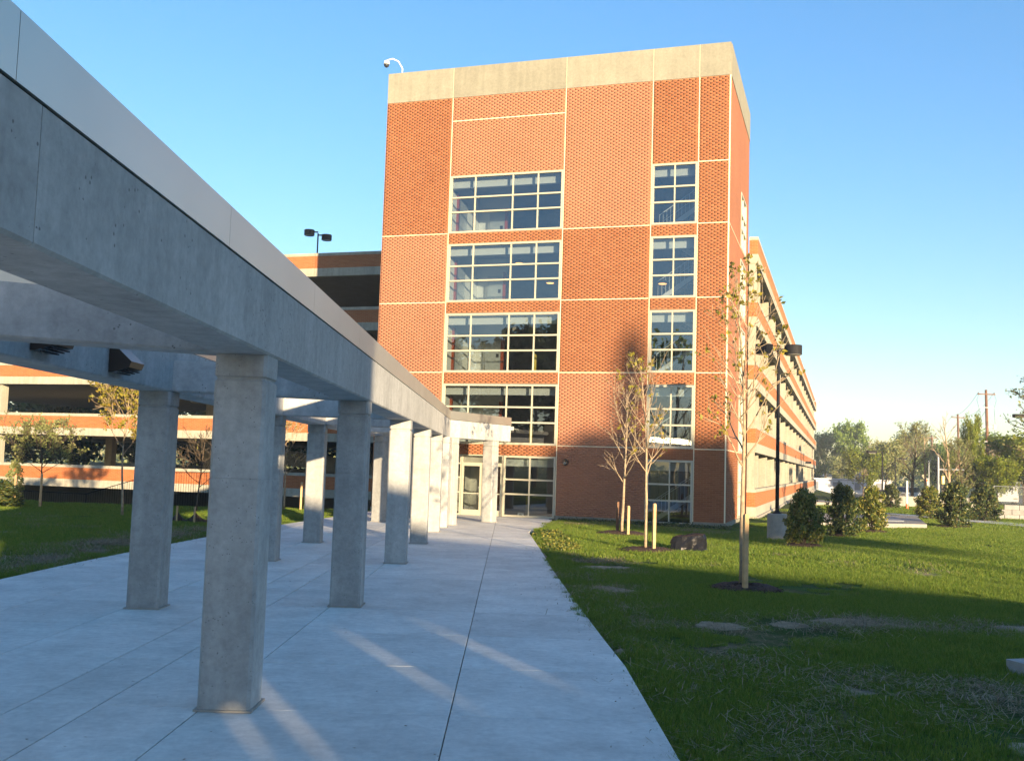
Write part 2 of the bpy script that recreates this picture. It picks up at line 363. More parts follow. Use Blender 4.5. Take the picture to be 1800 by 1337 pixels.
def place(name, me, parent=None, loc=None, rz=None):
    o = bpy.data.objects.new(name, me); COL.objects.link(o)
    if parent is not None:
        o.parent = parent; KIDS.setdefault(parent.name, []).append(o)
    if loc is not None: o.location = loc
    if rz is not None: o.rotation_euler = (0, 0, rz)
    return o
def np_mesh(name, verts, faces_quads, mat):
    me = bpy.data.meshes.new(name)
    nv = len(verts); nf = len(faces_quads); k = faces_quads.shape[1]
    me.vertices.add(nv); me.vertices.foreach_set('co', verts.astype(np.float32).ravel())
    me.loops.add(nf * k); me.loops.foreach_set('vertex_index', faces_quads.astype(np.int32).ravel())
    me.polygons.add(nf); me.polygons.foreach_set('loop_start', np.arange(0, nf * k, k, dtype=np.int32))
    me.materials.append(mat); me.update(calc_edges=True); me.validate(); return me

# ------------------------------------------------------------------ frames of reference
TH = -0.31225
O = Vector((9.493, 45.205, 0)); UX = Vector((math.cos(TH), math.sin(TH), 0)); NX = Vector((-math.sin(TH), math.cos(TH), 0))
def W(u, n, z=0.0): return O + UX * u + NX * n + Vector((0, 0, z))
def loc_un(x, y):
    d = Vector((x, y, 0)) - O; return d.dot(UX), d.dot(NX)
def sstep(a, b, x):
    t = np.clip((x - a) / (b - a), 0, 1); return t * t * (3 - 2 * t)

def terrain(x, y):
    x = np.asarray(x, float); y = np.asarray(y, float)
    u = (x - O.x) * UX.x + (y - O.y) * UX.y; n = (x - O.x) * NX.x + (y - O.y) * NX.y
    dist = n - 9.9
    st = -16.5 + 6.0 * sstep(-30, -22, u)
    drop = -2.7 * sstep(0, 6.0, dist - st) * sstep(-17.6, -20.5, u)
    drop = np.where(u < -17.4, drop, 0)
    far = -1.5 * sstep(95, 205, y)
    bump = 0.018 * (np.sin(x * 1.7 + 0.6 * y) * np.cos(y * 1.3 - x * .4)) + 0.012 * np.sin(x * 3.9 + y * 2.7)
    bump = bump + 0.05 * np.sin(x * 0.35 + 1.0) * np.cos(y * 0.3)
    bump = bump * np.clip((np.abs(y) - 3) / 10, 0, 1)
    # keep it below the paving
    wk = (x < 1.7) & (x > -9.6) & (y < 49)
    z = -0.055 + drop + far + np.where(wk, np.minimum(bump, 0.02), bump)
    under = (x < 1.2) & (x > -9.2) & (y < 47)
    z = np.where(under, -0.16, z)
    inside = (u > -34.2) & (n > 0.3)
    z = np.where(inside & (u < 0.3) & (n > 10.4), -0.2 - 2.7 * (u < -18), z)
    return z
def tz(x, y): return float(terrain(x, y))

# ------------------------------------------------------------------ setting: ground
def build_ground():
    xs = np.unique(np.concatenate([-np.geomspace(60, 1500, 14), np.arange(-60, 60.1, 0.75), np.geomspace(60, 1500, 14)]))
    ys = np.unique(np.concatenate([-np.geomspace(20, 1500, 12), np.arange(-20, 100.1, 0.75), np.geomspace(101, 1500, 26)]))
    X, Y = np.meshgrid(xs, ys); Z = terrain(X, Y)
    v = np.stack([X, Y, Z], -1).reshape(-1, 3); nx = len(xs); ny = len(ys)
    i, j = np.meshgrid(np.arange(nx - 1), np.arange(ny - 1)); a = (j * nx + i).ravel()
    f = np.stack([a, a + 1, a + 1 + nx, a + nx], 1)
    me = np_mesh('lawn_ground', v, f, M['ground']); me.polygons.foreach_set('use_smooth', [True] * len(me.polygons))
    tag(place('lawn_ground', me), kind='structure')
build_ground()

# walkway slabs
RIGHT = [(-6, 1.50), (8.7, 1.50), (12.8, 1.50), (14.85, 1.41), (18.4, 1.28), (23.7, 1.11), (30.0, 0.98), (37.5, 0.78), (38.6, 0.86), (40.2, 1.35), (43.0, 1.70), (46.6, 2.0), (49, 2.0)]
LEFT = [(-6, -9.4), (19, -9.4), (22.3, -9.38), (30.3, -9.0), (36.2, -8.4), (41.6, -7.65), (46.5, -6.95), (52, -6.2)]
def interp(tab, y): return float(np.interp(y, [a for a, b in tab], [b for a, b in tab]))
walkway = root('walkway', None, None); walkway['kind'] = 'structure'
def clip_poly(poly, a, b, c):
    """keep a*x+b*y<=c"""
    out = []
    for i in range(len(poly)):
        p, q = poly[i], poly[(i + 1) % len(poly)]
        dp = a * p[0] + b * p[1] - c; dq = a * q[0] + b * q[1] - c
        if dp <= 0: out.append(p)
        if dp * dq < 0:
            t = dp / (dp - dq); out.append((p[0] + t * (q[0] - p[0]), p[1] + t * (q[1] - p[1])))
    return out
def slab(poly, z1, th, mat, parent, g=0.006, name='slab', bev=0.008):
    # shrink by g and bevel the arris
    c = Vector((sum(p[0] for p in poly) / len(poly), sum(p[1] for p in poly) / len(poly)))
    def inset(d):
        out = []; n = len(poly)
        for i in range(n):
            p0, p1, p2 = Vector(poly[i - 1]), Vector(poly[i]), Vector(poly[(i + 1) % n])
            e1 = (p1 - p0).normalized(); e2 = (p2 - p1).normalized()
            n1 = Vector((-e1.y, e1.x)); n2 = Vector((-e2.y, e2.x))
            m = (n1 + n2); 
            if m.length < 1e-6: m = n1
            m = m.normalized(); k = d / max(0.35, m.dot(n1)); out.append((p1.x + m.x * k, p1.y + m.y * k))
        return out
    a = inset(g); b = inset(g + bev)
    mb = MB(); mb.stack([[(x, y, z1 - th) for x, y in a], [(x, y, z1 - bev * 0.6) for x, y in a], [(x, y, z1) for x, y in b]])
    return mb.build(name, mat, parent)
rng = random.Random(4)
xj = [-12, -7.55, -5.92, -4.55, -3.85, -2.87, -0.5, 3]
yj = [-6, -1.5, 0.85, 3.15, 5.45, 7.75, 10.05, 12.35, 14.65, 16.95, 19.25, 21.6, 24.0, 26.4, 28.9, 31.4, 34.0, 36.6, 39.2, 41.8, 44.4, 47.0]
wallA = W(-17.0, 0); # wall line n=0 -> NX.x*(x-O.x)+NX.y*(y-O.y) <= 0
wc = NX.x * O.x + NX.y * O.y
for j in range(len(yj) - 1):
    y0, y1 = yj[j], yj[j + 1]
    for i in range(len(xj) - 1):
        l0, l1 = max(xj[i], interp(LEFT, y0)), max(xj[i], interp(LEFT, y1))
        r0, r1 = min(xj[i + 1], interp(RIGHT, y0)), min(xj[i + 1], interp(RIGHT, y1))
        if xj[i] > 0: continue
        if r0 - l0 < 0.02 and r1 - l1 < 0.02: continue
        r0 = max(r0, l0 + 0.02); r1 = max(r1, l1 + 0.02)
        poly = [(l0, y0), (r0, y0)]
        if xj[i + 1] > 1 or xj[i] <= -7:
            for (yy, xx) in (RIGHT if xj[i + 1] > 1 else []):
                if y0 + 0.1 < yy < y1 - 0.1: poly.append((xx, yy))
        poly += [(r1, y1), (l1, y1)]
        poly = clip_poly(poly, NX.x, NX.y, wc - 0.06)
        if len(poly) < 3: continue
        ar = 0.5 * abs(sum(poly[k][0] * poly[(k + 1) % len(poly)][1] - poly[(k + 1) % len(poly)][0] * poly[k][1] for k in range(len(poly))))
        if ar < 0.05: continue
        slab(poly, rng.uniform(-0.0015, 0.0015), 0.14, M['walk'], walkway)
# the last piece of paving up to the wall
poly = clip_poly([(-6.9, 47.0), (1.9, 47.0), (1.9, 52), (-6.3, 52)], NX.x, NX.y, wc - 0.06)
slab(poly, 0.0, 0.14, M['walk'], walkway)
jb = MB(); jb.prism([(-9.3, -6), (1.4, -6), (1.1, 28), (0.7, 38), (1.6, 46), (-6.6, 50.2), (-8.9, 30)], -0.155, -0.03)
o = jb.build('joint_bed', M['soil'], walkway)

# ------------------------------------------------------------------ canopy of columns and beams
CX0, CX1 = -2.88, -2.38
canopy = root('concrete_canopy', 'long open concrete canopy of square columns, beams and pale metal fascia leading to the entrance', 'canopy', (-4, 24, 0))
def cloc(x, y, z=0): return (x + 4, y - 24, z)
def column_mesh():
    mb = MB(); w = 0.25; c = 0.03
    def r(z, d=0.0):
        a = w - d; return [(-a + c, -a, z), (a - c, -a, z), (a, -a + c, z), (a, a - c, z), (a - c, a, z), (-a + c, a, z), (-a, a - c, z), (-a, -a + c, z)]
    zs = [(0.0, 0.012), (0.02, 0.0), (2.18, 0), (2.184, 0.004), (2.19, 0.004), (2.194, 0), (3.13, 0), (3.145, 0.018), (3.165, 0.018), (3.18, 0), (3.39, 0)]
    mb.stack([r(z, d) for z, d in zs]); return mb.mesh('column', M['column_concrete'])
colm = column_mesh()
footm = MB().box(-0.275, 0.275, -0.275, 0.275, 0.003, 0.022).mesh('grout_pad', M['pad'])
BR = math.atan2(-2.2, 4.0)      # turn of the last stretch
RC = [(-2.63, 2.7), (-2.63, 10.15), (-2.63, 17.3), (-2.63, 24.7), (-2.63, 30.85), (-2.63, 36.3)]
LC = [(-5.63, 2.0), (-5.63, 8.9), (-5.63, 16.4), (-5.63, 24.4), (-5.63, 30.05), (-5.63, 36.1)]
cols = [(x, y, 0) for x, y in RC + LC] + [(-2.33, 40.5, BR), (-0.80, 43.35, BR), (-5.1, 41.2, BR), (-4.1, 45.2, BR), (-2.52, 38.85, 0)]
for x, y, rz in cols:
    o = place('column', colm, canopy, cloc(x, y), rz)
    f = place('grout_pad', footm, o)
# right and left beams (with drip chamfers), fascia set on top
def beam_run(x0, x1, y0, y1, seams):
    ys = [y0] + seams + [y1]
    for a, b in zip(ys[:-1], ys[1:]):
        mb = MB(); c = 0.02; z0, z1 = 3.392, 4.095
        poly = [(x0 + c, z0), (x1 - c, z0), (x1, z0 + c), (x1, z1), (x0, z1), (x0, z0 + c)]
        mb.prof(poly, 'y', a + 0.004, b - 0.004); o = mb.build('beam', M['beam_concrete'], canopy); o.location = (4, -24, 0)
def fascia_run(x0, x1, y0, y1, step):
    a = y0
    while a < y1 - 0.1:
        b = min(a + step, y1)
        mb = MB(); mb.box(x0, x1, a + 0.003, b - 0.003, 4.11, 4.45)
        o = mb.build('fascia_panel', M['fascia'], canopy); o.location = (4, -24, 0)
        a = b
beam_run(-2.88, -2.36, 1.0, 40.4, [4.95, 17.3, 24.7, 30.85, 36.3])
beam_run(-5.90, -5.38, 1.0, 41.2, [8.9, 16.4, 24.4, 30.05, 36.1])
for x0, x1, y1 in ((-2.86, -2.38, 40.4), (-5.88, -5.40, 41.2)):
    o = MB().box(x0, x1, 1.0, y1, 4.097, 4.1085).build('joint_strip', M['fascia_gap'], canopy); o.location = (4, -24, 0)
fascia_run(-2.41, -2.35, 1.0, 40.4, 3.65)
fascia_run(-5.91, -5.85, 1.0, 41.2, 6.6)
# cross beams
for (ax, ay), (bx, by) in zip(RC, LC):
    p0 = Vector((bx + 0.10, by, 0)); p1 = Vector((ax - 0.10, ay, 0)); L = (p1 - p0).length; ang = math.atan2(p1.y - p0.y, p1.x - p0.x)
    mb = MB(); c = 0.02
    mb.prof([(-0.2 + c, 3.40), (0.2 - c, 3.40), (0.2, 3.42), (0.2, 3.90), (-0.2, 3.90), (-0.2, 3.42)], 'x', 0.003, L - 0.003)
    o = mb.build('cross_beam', M['beam_concrete'], canopy); o.location = cloc(p0.x, p0.y); o.rotation_euler = (0, 0, ang)
# turned end stretch: two beams, fascia, roof slab over the doors
def turned(px, py, L, mirror=1):
    mb = MB(); mb.prof([(-0.26, 3.40), (0.24, 3.40), (0.26, 3.42), (0.26, 4.095), (-0.26, 4.095)], 'y', 0, L)
    o = mb.build('beam', M['beam_concrete'], canopy); o.location = cloc(px, py); o.rotation_euler = (0, 0, BR)
    mb = MB(); mb.box(0.20, 0.27, 0.0, L + 0.012, 4.11, 4.45); mb.box(-0.26, 0.197, L - 0.06, L + 0.012, 4.11, 4.45)
    o = mb.build('fascia_panel', M['fascia'], canopy); o.location = cloc(px, py); o.rotation_euler = (0, 0, BR)
    mb = MB(); mb.box(-0.24, 0.24, 0.02, L - 0.03, 4.097, 4.1085)
    o = mb.build('joint_strip', M['fascia_gap'], canopy); o.location = cloc(px, py); o.rotation_euler = (0, 0, BR)
turned(-2.60, 40.36, 4.95)
turned(-5.64, 41.16, 5.2)
ws = [(-2.5, 40.3), (-0.8, 43.6), (0.05, 44.6), (0.55, 45.0), (0.55, 47.95), (-2.6, 48.95), (-5.0, 49.7), (-5.6, 41.4)]
mb = MB(); mb.prism([(x + 4, y - 24) for x, y in [(-2.75, 40.75), (-0.75, 44.3), (0.15, 45.3), (0.15, 48.05), (-5.0, 49.7), (-5.4, 41.3)]], 3.925, 4.09)
mb.build('roof_slab', M['beam_concrete'], canopy)

# floodlights on the inner face of the left beam: separate things hung on it
def floodlight(y, z, label, s=1.0):
    r = root('floodlight', label, 'floodlight', (-5.37, y, z), 0, 'wedge floodlights along the canopy beam')
    w = 0.24 * s
    mb = MB(); v = []
    prof = [(0.0, -0.19), (0.0, 0.19), (0.05, 0.19), (0.30, -0.04), (0.27, -0.12), (0.05, -0.19)]
    mb.prof([(a * s, b * s) for a, b in prof], 'y', -w, w); mb.build('housing', M['bronze'], r)
    for k in range(3):
        x = 0.10 + k * 0.06; z0 = -0.178 + k * 0.018
        MB().box(x * s, (x + 0.03) * s, -w * 0.9, w * 0.9, (z0 - 0.02) * s, (z0 - 0.006) * s).build('louvre', M['black_metal'], r)
    return r
floodlight(13.85, 3.66, 'bronze wedge floodlight on the canopy beam, just left of the nearest big column')
floodlight(11.6, 3.70, 'bronze wedge floodlight on the canopy beam, half hidden by the crossbeam at the left edge')
floodlight(21.5, 3.62, 'small distant bronze floodlight on the canopy beam seen between the first and second right-hand columns', 0.8)

# ------------------------------------------------------------------ brick tower
tower = root('brick_tower', 'tall red brick stair and elevator tower with wide windows and a plain concrete top band', 'tower', O[:], TH)
US = [-17.02, -13.47, -7.70, -3.53, -1.40, 0.0]
ZT, ZB = 21.86, 20.33
JZ = [0.15, 3.36, 6.76, 10.16, 13.54]
DEP = 9.88
BL, BH = 0.27, 0.083
brick_count = [0]
one_brick = {}
def brick_wall(face, a0, a1, z0, z1, mat, single=False, pos=0.0):
    """precast panel with real bricks. face 'f': along u, facing -n. face 's': along n, facing +u"""
    d = 0.16
    m = 0.006
    mb = MB()
    if face == 'f': mb.box(a0 + m, a1 - m, pos, pos + d, z0 + m, z1 - m)
    else: mb.box(pos - d, pos, a0 + m, a1 - m, z0 + m, z1 - m)
    panel = mb.build('brick_panel', M['mortar_pink'] if mat is M['brick_pink'] else M['mortar'], tower)
    e = 0.03; x0, x1 = a0 + e, a1 - e; y0, y1 = z0 + e, z1 - e
    nrow = max(1, int(round((y1 - y0) / BH))); hh = (y1 - y0) / nrow; mo = 0.011
    ph = 0.0 if face == 'f' else 0.06
    A = []
    for r in range(nrow):
        off = (0.5 * BL if r % 2 else 0) + ph
        k0 = math.floor((x0 - off) / BL) - 1; k1 = math.ceil((x1 - off) / BL) + 1
        for k in range(k0, k1):
            b0 = max(x0, off + k * BL + mo / 2); b1 = min(x1, off + (k + 1) * BL - mo / 2)
            if b1 - b0 > 0.03: A.append((b0, b1, y0 + r * hh + mo / 2, y0 + (r + 1) * hh - mo / 2))
    A = np.array(A); rs = np.random.RandomState(int(abs(a0 * 77 + z0 * 13)) + 5)
    pr = (0.003 if mat is M['brick_pink'] else 0.007) + rs.uniform(-0.001, 0.001, len(A))
    if single and brick_count[0] + len(A) <= 300:
        brick_count[0] += len(A)
        for (b0, b1, c0, c1), p in zip(A, pr):
            key = (face, round(b1 - b0, 2), round(c1 - c0, 3))
            if key not in one_brick:
                w, h = b1 - b0, c1 - c0
                mm = MB()
                if face == 'f': mm.box(0, w, -0.011, 0.004, 0, h)
                else: mm.box(-0.004, 0.011, 0, w, 0, h)
                one_brick[key] = mm.mesh('brick', mat)
            place('brick', one_brick[key], panel, (b0, pos, c0) if face == 'f' else (pos, b0, c0))
        return
    n = len(A); V = np.zeros((n, 8, 3))
    a, b, c, e2 = A.T
    cor = [(a, c), (b, c), (b, e2), (a, e2)]
    for i, (s, t) in enumerate(cor):
        for q, dd in ((0, 0.003 * np.ones(n)), (4, -pr)):
            if face == 'f': V[:, i + q] = np.stack([s, pos + dd, t], 1)
            else: V[:, i + q] = np.stack([pos - dd, s, t], 1)
    V = V.reshape(-1, 3)
    F0 = np.array([(4, 5, 6, 7), (0, 1, 5, 4), (1, 2, 6, 5), (2, 3, 7, 6), (3, 0, 4, 7)])
    if face == 's': pass
    F = (np.arange(n)[:, None, None] * 8 + F0[None]).reshape(-1, 4)
    me = np_mesh('brick_facing', V, F, mat)
    o = place('brick_facing', me, panel); o['kind'] = 'stuff'
R_, P_ = M['brick_red'], M['brick_pink']
WZ = 2.85   # window height above its sill joint
# column A
brick_wall('f', US[0], US[1], 0.15, 3.36, P_); brick_wall('f', US[0], US[1], 3.36, 6.76, P_); brick_wall('f', US[0], US[1], 6.76, 10.16, P_)
brick_wall('f', US[0], US[1], 10.16, 13.54, P_); brick_wall('f', US[0], US[1], 13.54, ZB, R_)
# column B
brick_wall('f', US[1], US[2], 19.15, ZB, P_); brick_wall('f', US[1], US[2], 13.54 + WZ, 19.15, P_)
for z in (3.36, 6.76, 10.16, 13.54): brick_wall('f', US[1], US[2], z - (3.38 - WZ), z, R_)
# column C
brick_wall('f', US[2], US[3], 13.54, ZB, P_); brick_wall('f', US[2], US[3], 10.16, 13.54, R_); brick_wall('f', US[2], US[3], 6.76, 10.16, R_)
brick_wall('f', US[2], US[3], 3.36, 6.76, P_); brick_wall('f', US[2], US[3], 0.15, 3.36, P_)
# column E first (nearest the camera: single bricks), then D
brick_wall('f', US[4], US[5], 0.15, 3.36, R_, True)
for z in (3.36, 6.76): brick_wall('f', US[3], US[4], z - (3.38 - WZ), z, R_, True)
for z in (10.16, 13.54): brick_wall('f', US[3], US[4], z - (3.38 - WZ), z, R_)
brick_wall('f', US[3], US[4], 13.54 + WZ, ZB, R_)
for a, b in ((3.36, 6.76), (6.76, 10.16), (10.16, 13.54), (13.54, 16.39), (16.39, ZB)): brick_wall('f', US[4], US[5], a, b, R_)
# side face (u = 0), with a window bay near its back edge
SW0, SW1 = 5.5, 8.3
for a, b in ((0.15, 3.36), (3.36, 6.76), (6.76, 10.16), (10.16, 13.54), (13.54, ZB)):
    brick_wall('s', 0.17, SW0, a, b, R_ if a < 3 else P_); brick_wall('s', SW1, DEP, a, b, P_)
    if a < 13: brick_wall('s', SW0, SW1, a + WZ - (0.15 if a < 1 else 0), b, P_)
brick_wall('s', SW0, SW1, 13.54 + WZ, ZB, P_)
# concrete top band pieces
for a, b in zip(US[:-1], US[1:]):
    mb = MB(); mb.box(a + 0.012, b - (0.012 if b < 0 else 0.0), -0.03, 0.2, ZB, ZT); mb.build('top_band', M['precast'], tower)
mb = MB(); mb.box(-0.2, 0.03, 0.203, SW0, ZB, ZT); mb.build('top_band', M['precast'], tower)
mb = MB(); mb.box(-0.2, 0.03, SW0 + 0.02, DEP, ZB, ZT); mb.build('top_band', M['precast'], tower)
jm = principled('joint_caulk', (0.74, 0.66, 0.46), 0.7)
for a in US[1:-1]: MB().box(a - 0.017, a + 0.017, -0.018, 0.0, 0.16 if a != US[1] else 2.9, ZT - 0.002).build('joint_strip', jm, tower)
MB().box(-0.045, 0.018, -0.02, 0.0, 0.16, ZB).build('corner_strip', jm, tower)
for z in JZ[1:]:
    for a, b in ((US[0], US[1]), (US[2], US[3]), (US[4], US[5])):
        MB().box(a + 0.03, b - 0.05, -0.016, 0.0, z - 0.017, z + 0.017).build('joint_strip', jm, tower)
    MB().box(0.0, 0.016, 0.05, DEP - 0.02, z - 0.017, z + 0.017).build('joint_strip', jm, tower)
MB().box(US[4] + 0.03, US[5] - 0.05, -0.016, 0.0, 16.37, 16.41).build('joint_strip', jm, tower)
MB().box(US[1] + 0.03, US[2] - 0.03, -0.016, 0.0, 19.13, 19.17).build('joint_strip', jm, tower)
# concrete base, other walls, roof
MB().box(US[2], US[3] - 0.03, -0.05, 0.16, -0.4, 0.148).build('base', M['precast'], tower)
MB().box(US[4] + 0.03, 0.05, -0.05, 0.16, -0.4, 0.148).build('base', M['precast'], tower)
MB().box(US[0], US[1] - 0.03, -0.05, 0.16, -0.4, 0.148).build('base', M['precast'], tower)
MB().box(-0.16, 0.05, 0.163, DEP, -0.4, 0.148).build('base', M['precast'], tower)
MB().box(US[0], US[0] + 0.2, 0.17, DEP - 0.01, -2.5, ZT - 0.02).build('left_wall', M['brick_dim'], tower)
MB().box(US[0] + 0.21, -0.21, DEP - 0.2, DEP - 0.01, -0.3, ZT - 0.02).build('back_wall', M['garage_inner'], tower)
MB().box(US[0] + 0.21, -0.21, 0.21, DEP - 0.21, 20.9, 21.1).build('roof', M['pad'], tower)

# windows
def window(a0, a1, z0, z1, vs, hs, face='f', glassm=None, pos=0.0):
    g = glassm or M['glass']
    def tr(o):
        if face == 's': o.rotation_euler = (0, 0, math.pi / 2)
        return o
    mb = MB(); mb.ring(a0 + 0.01, a1 - 0.01, z0 + 0.005, z1 - 0.005, 0.09, -0.035 + pos, 0.10 + pos)
    w = tr(mb.build('window', M['frame'], tower))
    xs = [a0 + 0.10] + vs + [a1 - 0.10]; zs = [z0 + 0.095] + hs + [z1 - 0.095]
    for x in vs: MB().box(x - 0.028, x + 0.028, -0.015 + pos, 0.09 + pos, z0 + 0.097, z1 - 0.097).build('mullion', M['frame'], w)
    for z in hs:
        for x0, x1 in zip(xs[:-1], xs[1:]):
            MB().box(x0 + (0.0 if x0 == xs[0] else 0.029), x1 - (0 if x1 == xs[-1] else 0.029), -0.03 + pos, 0.085 + pos, z - 0.038, z + 0.038).build('transom', M['frame'], w)
    for x0, x1 in zip(xs[:-1], xs[1:]):
        for y0, y1 in zip(zs[:-1], zs[1:]):
            q = MB(); q.add([(x0, 0.04 + pos, y0), (x1, 0.04 + pos, y0), (x1, 0.04 + pos, y1), (x0, 0.04 + pos, y1)], [(0, 1, 2, 3)])
            q.build('pane', g, w)
    return w
VB = [-12.15, -10.23, -8.97]
for z in (3.36, 6.76, 10.16, 13.54): window(US[1] + 0.02, US[2] - 0.02, z, z + WZ, VB, [z + 1.04, z + 1.76])
window(-10.28, US[2] - 0.02, 0.0, WZ, [-8.98], [1.06, 1.74])
for z in (0.0, 3.36, 6.76, 10.16, 13.54): window(US[3] + 0.02, US[4] - 0.02, z, z + WZ, [-2.46], [z + 1.04, z + 1.76])
# the side bay: same builder turned round the corner (local x->n)
def side_window(z):
    o = window(SW0 + 0.02, SW1 - 0.02, z, z + WZ, [(SW0 + SW1) / 2], [z + 1.04, z + 1.76], 's')
    for ch in KIDS[o.name]: pass
    o.location = (-0.0, 0, 0); return o
for z in (0.15, 3.36, 6.76, 10.16, 13.54): side_window(z)
# entrance: glazed screen and doors between u=-13.4 and -10.28
def glazed(a0, a1, z0, z1, name='glazed_screen', fw=0.06, hs=()):
    mb = MB(); mb.ring(a0 + 0.004, a1 - 0.004, z0, z1, fw, -0.02, 0.08)
    w = mb.build(name, M['frame'], tower); zs = [z0 + fw] + list(hs) + [z1 - fw]
    for y0, y1 in zip(zs[:-1], zs[1:]):
        q = MB(); q.add([(a0 + fw, 0.03, y0), (a1 - fw, 0.03, y0), (a1 - fw, 0.03, y1), (a0 + fw, 0.03, y1)], [(0, 1, 2, 3)]); q.build('pane', M['glass_dark'], w)
    for z in hs: MB().box(a0 + fw, a1 - fw, -0.015, 0.07, z - 0.03, z + 0.03).build('transom', M['frame'], w)
    return w
glazed(-13.45, -12.36, 0.0, WZ, hs=(1.06, 1.76, 2.42))
glazed(-12.35, -10.29, 2.42, WZ, 'transom_light', 0.05)
for a0, a1, hx in ((-12.35, -11.33, -11.45), (-11.32, -10.29, -11.2)):
    d = glazed(a0, a1, 0.0, 2.41, 'door', 0.10)
    MB().box(a0 + 0.1, a1 - 0.1, -0.01, 0.06, 0.10, 0.26).build('kick_rail', M['frame'], d)
    MB().box(a0 + 0.1, a1 - 0.1, 0.0, 0.05, 1.0, 1.05).build('push_bar', M['frame'], d)
    s = -1 if hx < -11.3 else 1
    MB().tube([(hx, -0.01, 0.9), (hx, -0.10, 0.93), (hx, -0.11, 1.12), (hx, -0.10, 1.32), (hx, -0.01, 1.35)], 0.016, 8).build('handle', M['grey_metal'], d, smooth=True)
# interior
def room(z, zc, ground=False):
    # floor slab and the concrete edge beam seen behind the glass
    sl = MB().box(US[1] - 0.2, US[2] + 0.3, 0.20, 9.5, z - 0.30, z - 0.02).build('floor_slab', M['garage_inner'], tower)
    MB().box(US[3] - 0.2, US[4] + 0.2, 0.2, 1.1, z - 0.30, z - 0.02).build('floor_slab', M['garage_inner'], tower)
    MB().box(US[1] - 0.1, US[2] + 0.2, 0.42, 0.62, z + 2.36, z + 3.07).build('edge_beam', M['white_wall'], tower)
    MB().box(US[3] - 0.1, US[4] + 0.2, 0.42, 0.62, z + 2.36, z + 3.07).build('edge_beam', M['white_wall'], tower)
    MB().box(US[1] - 0.32, US[1] - 0.12, 0.21, 9.4, z, z + 3.05).build('lobby_wall', M['white_wall'], tower)
    MB().box(US[1] - 0.11, -11.9, 4.6, 4.8, z, z + 3.05).build('lobby_wall', M['white_wall'], tower)
    MB().box(-11.8, US[2] + 0.4, 8.9, 9.1, z, z + 3.05).build('lobby_wall', M['garage_inner'], tower)
    MB().box(US[2] + 0.32, US[2] + 0.5, 0.63, 9.0, z, z + 3.05).build('lobby_wall', M['garage_inner'], tower)
    x = US[1] - 0.115
    d = MB().box(x, x + 0.05, 1.5, 2.7, z, z + 2.2).build('lobby_door', M['steel_door'], tower)
    MB().box(x, x + 0.09, 1.28, 1.49, z, z + 2.35).build('door_jamb', M['red_paint'], tower)
    e = MB().box(-12.95, -12.1, 4.50, 4.595, z, z + 2.1).build('elevator_door', M['steel_door'], tower)
    MB().box(-12.09, -11.9, 4.47, 4.595, z, z + 2.3).build('door_jamb', M['red_paint'], tower)
    MB().box(-12.35, -12.2, 4.49, 4.498, z + 1.2, z + 1.4).build('call_button', M['dark_plastic'], e)
for z in (0, 3.36, 6.76, 10.16, 13.54): room(z, 3.38)
MB().box(US[1] - 0.2, US[2] + 0.3, 0.20, 9.5, 16.65, 16.9).build('floor_slab', M['garage_inner'], tower)
MB().box(US[3] - 0.2, US[4] + 0.2, 0.2, 5.5, 16.65, 16.9).build('floor_slab', M['garage_inner'], tower)
MB().box(US[3] - 0.5, US[3] - 0.3, 0.63, 9.0, 0, 16.6).build('stair_wall', M['garage_inner'], tower)
MB().box(US[3] - 0.3, -0.3, 5.3, 5.45, 0, 16.6).build('stair_wall', M['garage_inner'], tower)
# stairs
stair_m = {}
def flight(z0, z1, x0, x1, y0, y1):
    nst = 9; mb = MB(); dz = (z1 - z0) / nst; dx = (x1 - x0) / nst
    for k in range(nst):
        a, b = sorted((x0 + dx * k, x0 + dx * (k + 1)))
        mb.box(a + 0.001, b - 0.001, y0, y1, z0 + dz * k - 0.12, z0 + dz * (k + 1))
    f = mb.build('stair_flight', M['garage_inner'], tower); f['kind'] = 'stuff'
    for y in (y0 - 0.03, y1 + 0.03):
        r = MB(); r.tube([(x0, y, z0 + 1.0), (x1, y, z1 + 1.0)], 0.022, 6)
        n = 14
        for k in range(n + 1):
            t = k / n; r.tube([(x0 + (x1 - x0) * t, y, z0 + (z1 - z0) * t), (x0 + (x1 - x0) * t, y, z0 + (z1 - z0) * t + 1.0)], 0.010, 4)
        q = r.build('railing', M['white_plastic'], f); q['kind'] = 'stuff'
        s = MB(); s.prof([(0, 0), (1, 0)], 'x', 0, 1) if False else None
        st = MB(); st.stack([[(x0, y - 0.02, z0 - 0.05), (x0, y + 0.02, z0 - 0.05), (x0, y + 0.02, z0 + 0.2), (x0, y - 0.02, z0 + 0.2)], [(x1, y - 0.02, z1 - 0.05), (x1, y + 0.02, z1 - 0.05), (x1, y + 0.02, z1 + 0.2), (x1, y - 0.02, z1 + 0.2)]])
        st.build('stringer', M['white_plastic'], f)
for z in (0, 3.36, 6.76, 10.16, 13.3):
    flight(z, z + 1.68, -3.35, -0.9, 1.25, 2.35)
    if z < 13: flight(z + 1.68, z + 3.36, -0.9, -3.35, 2.6, 3.7)
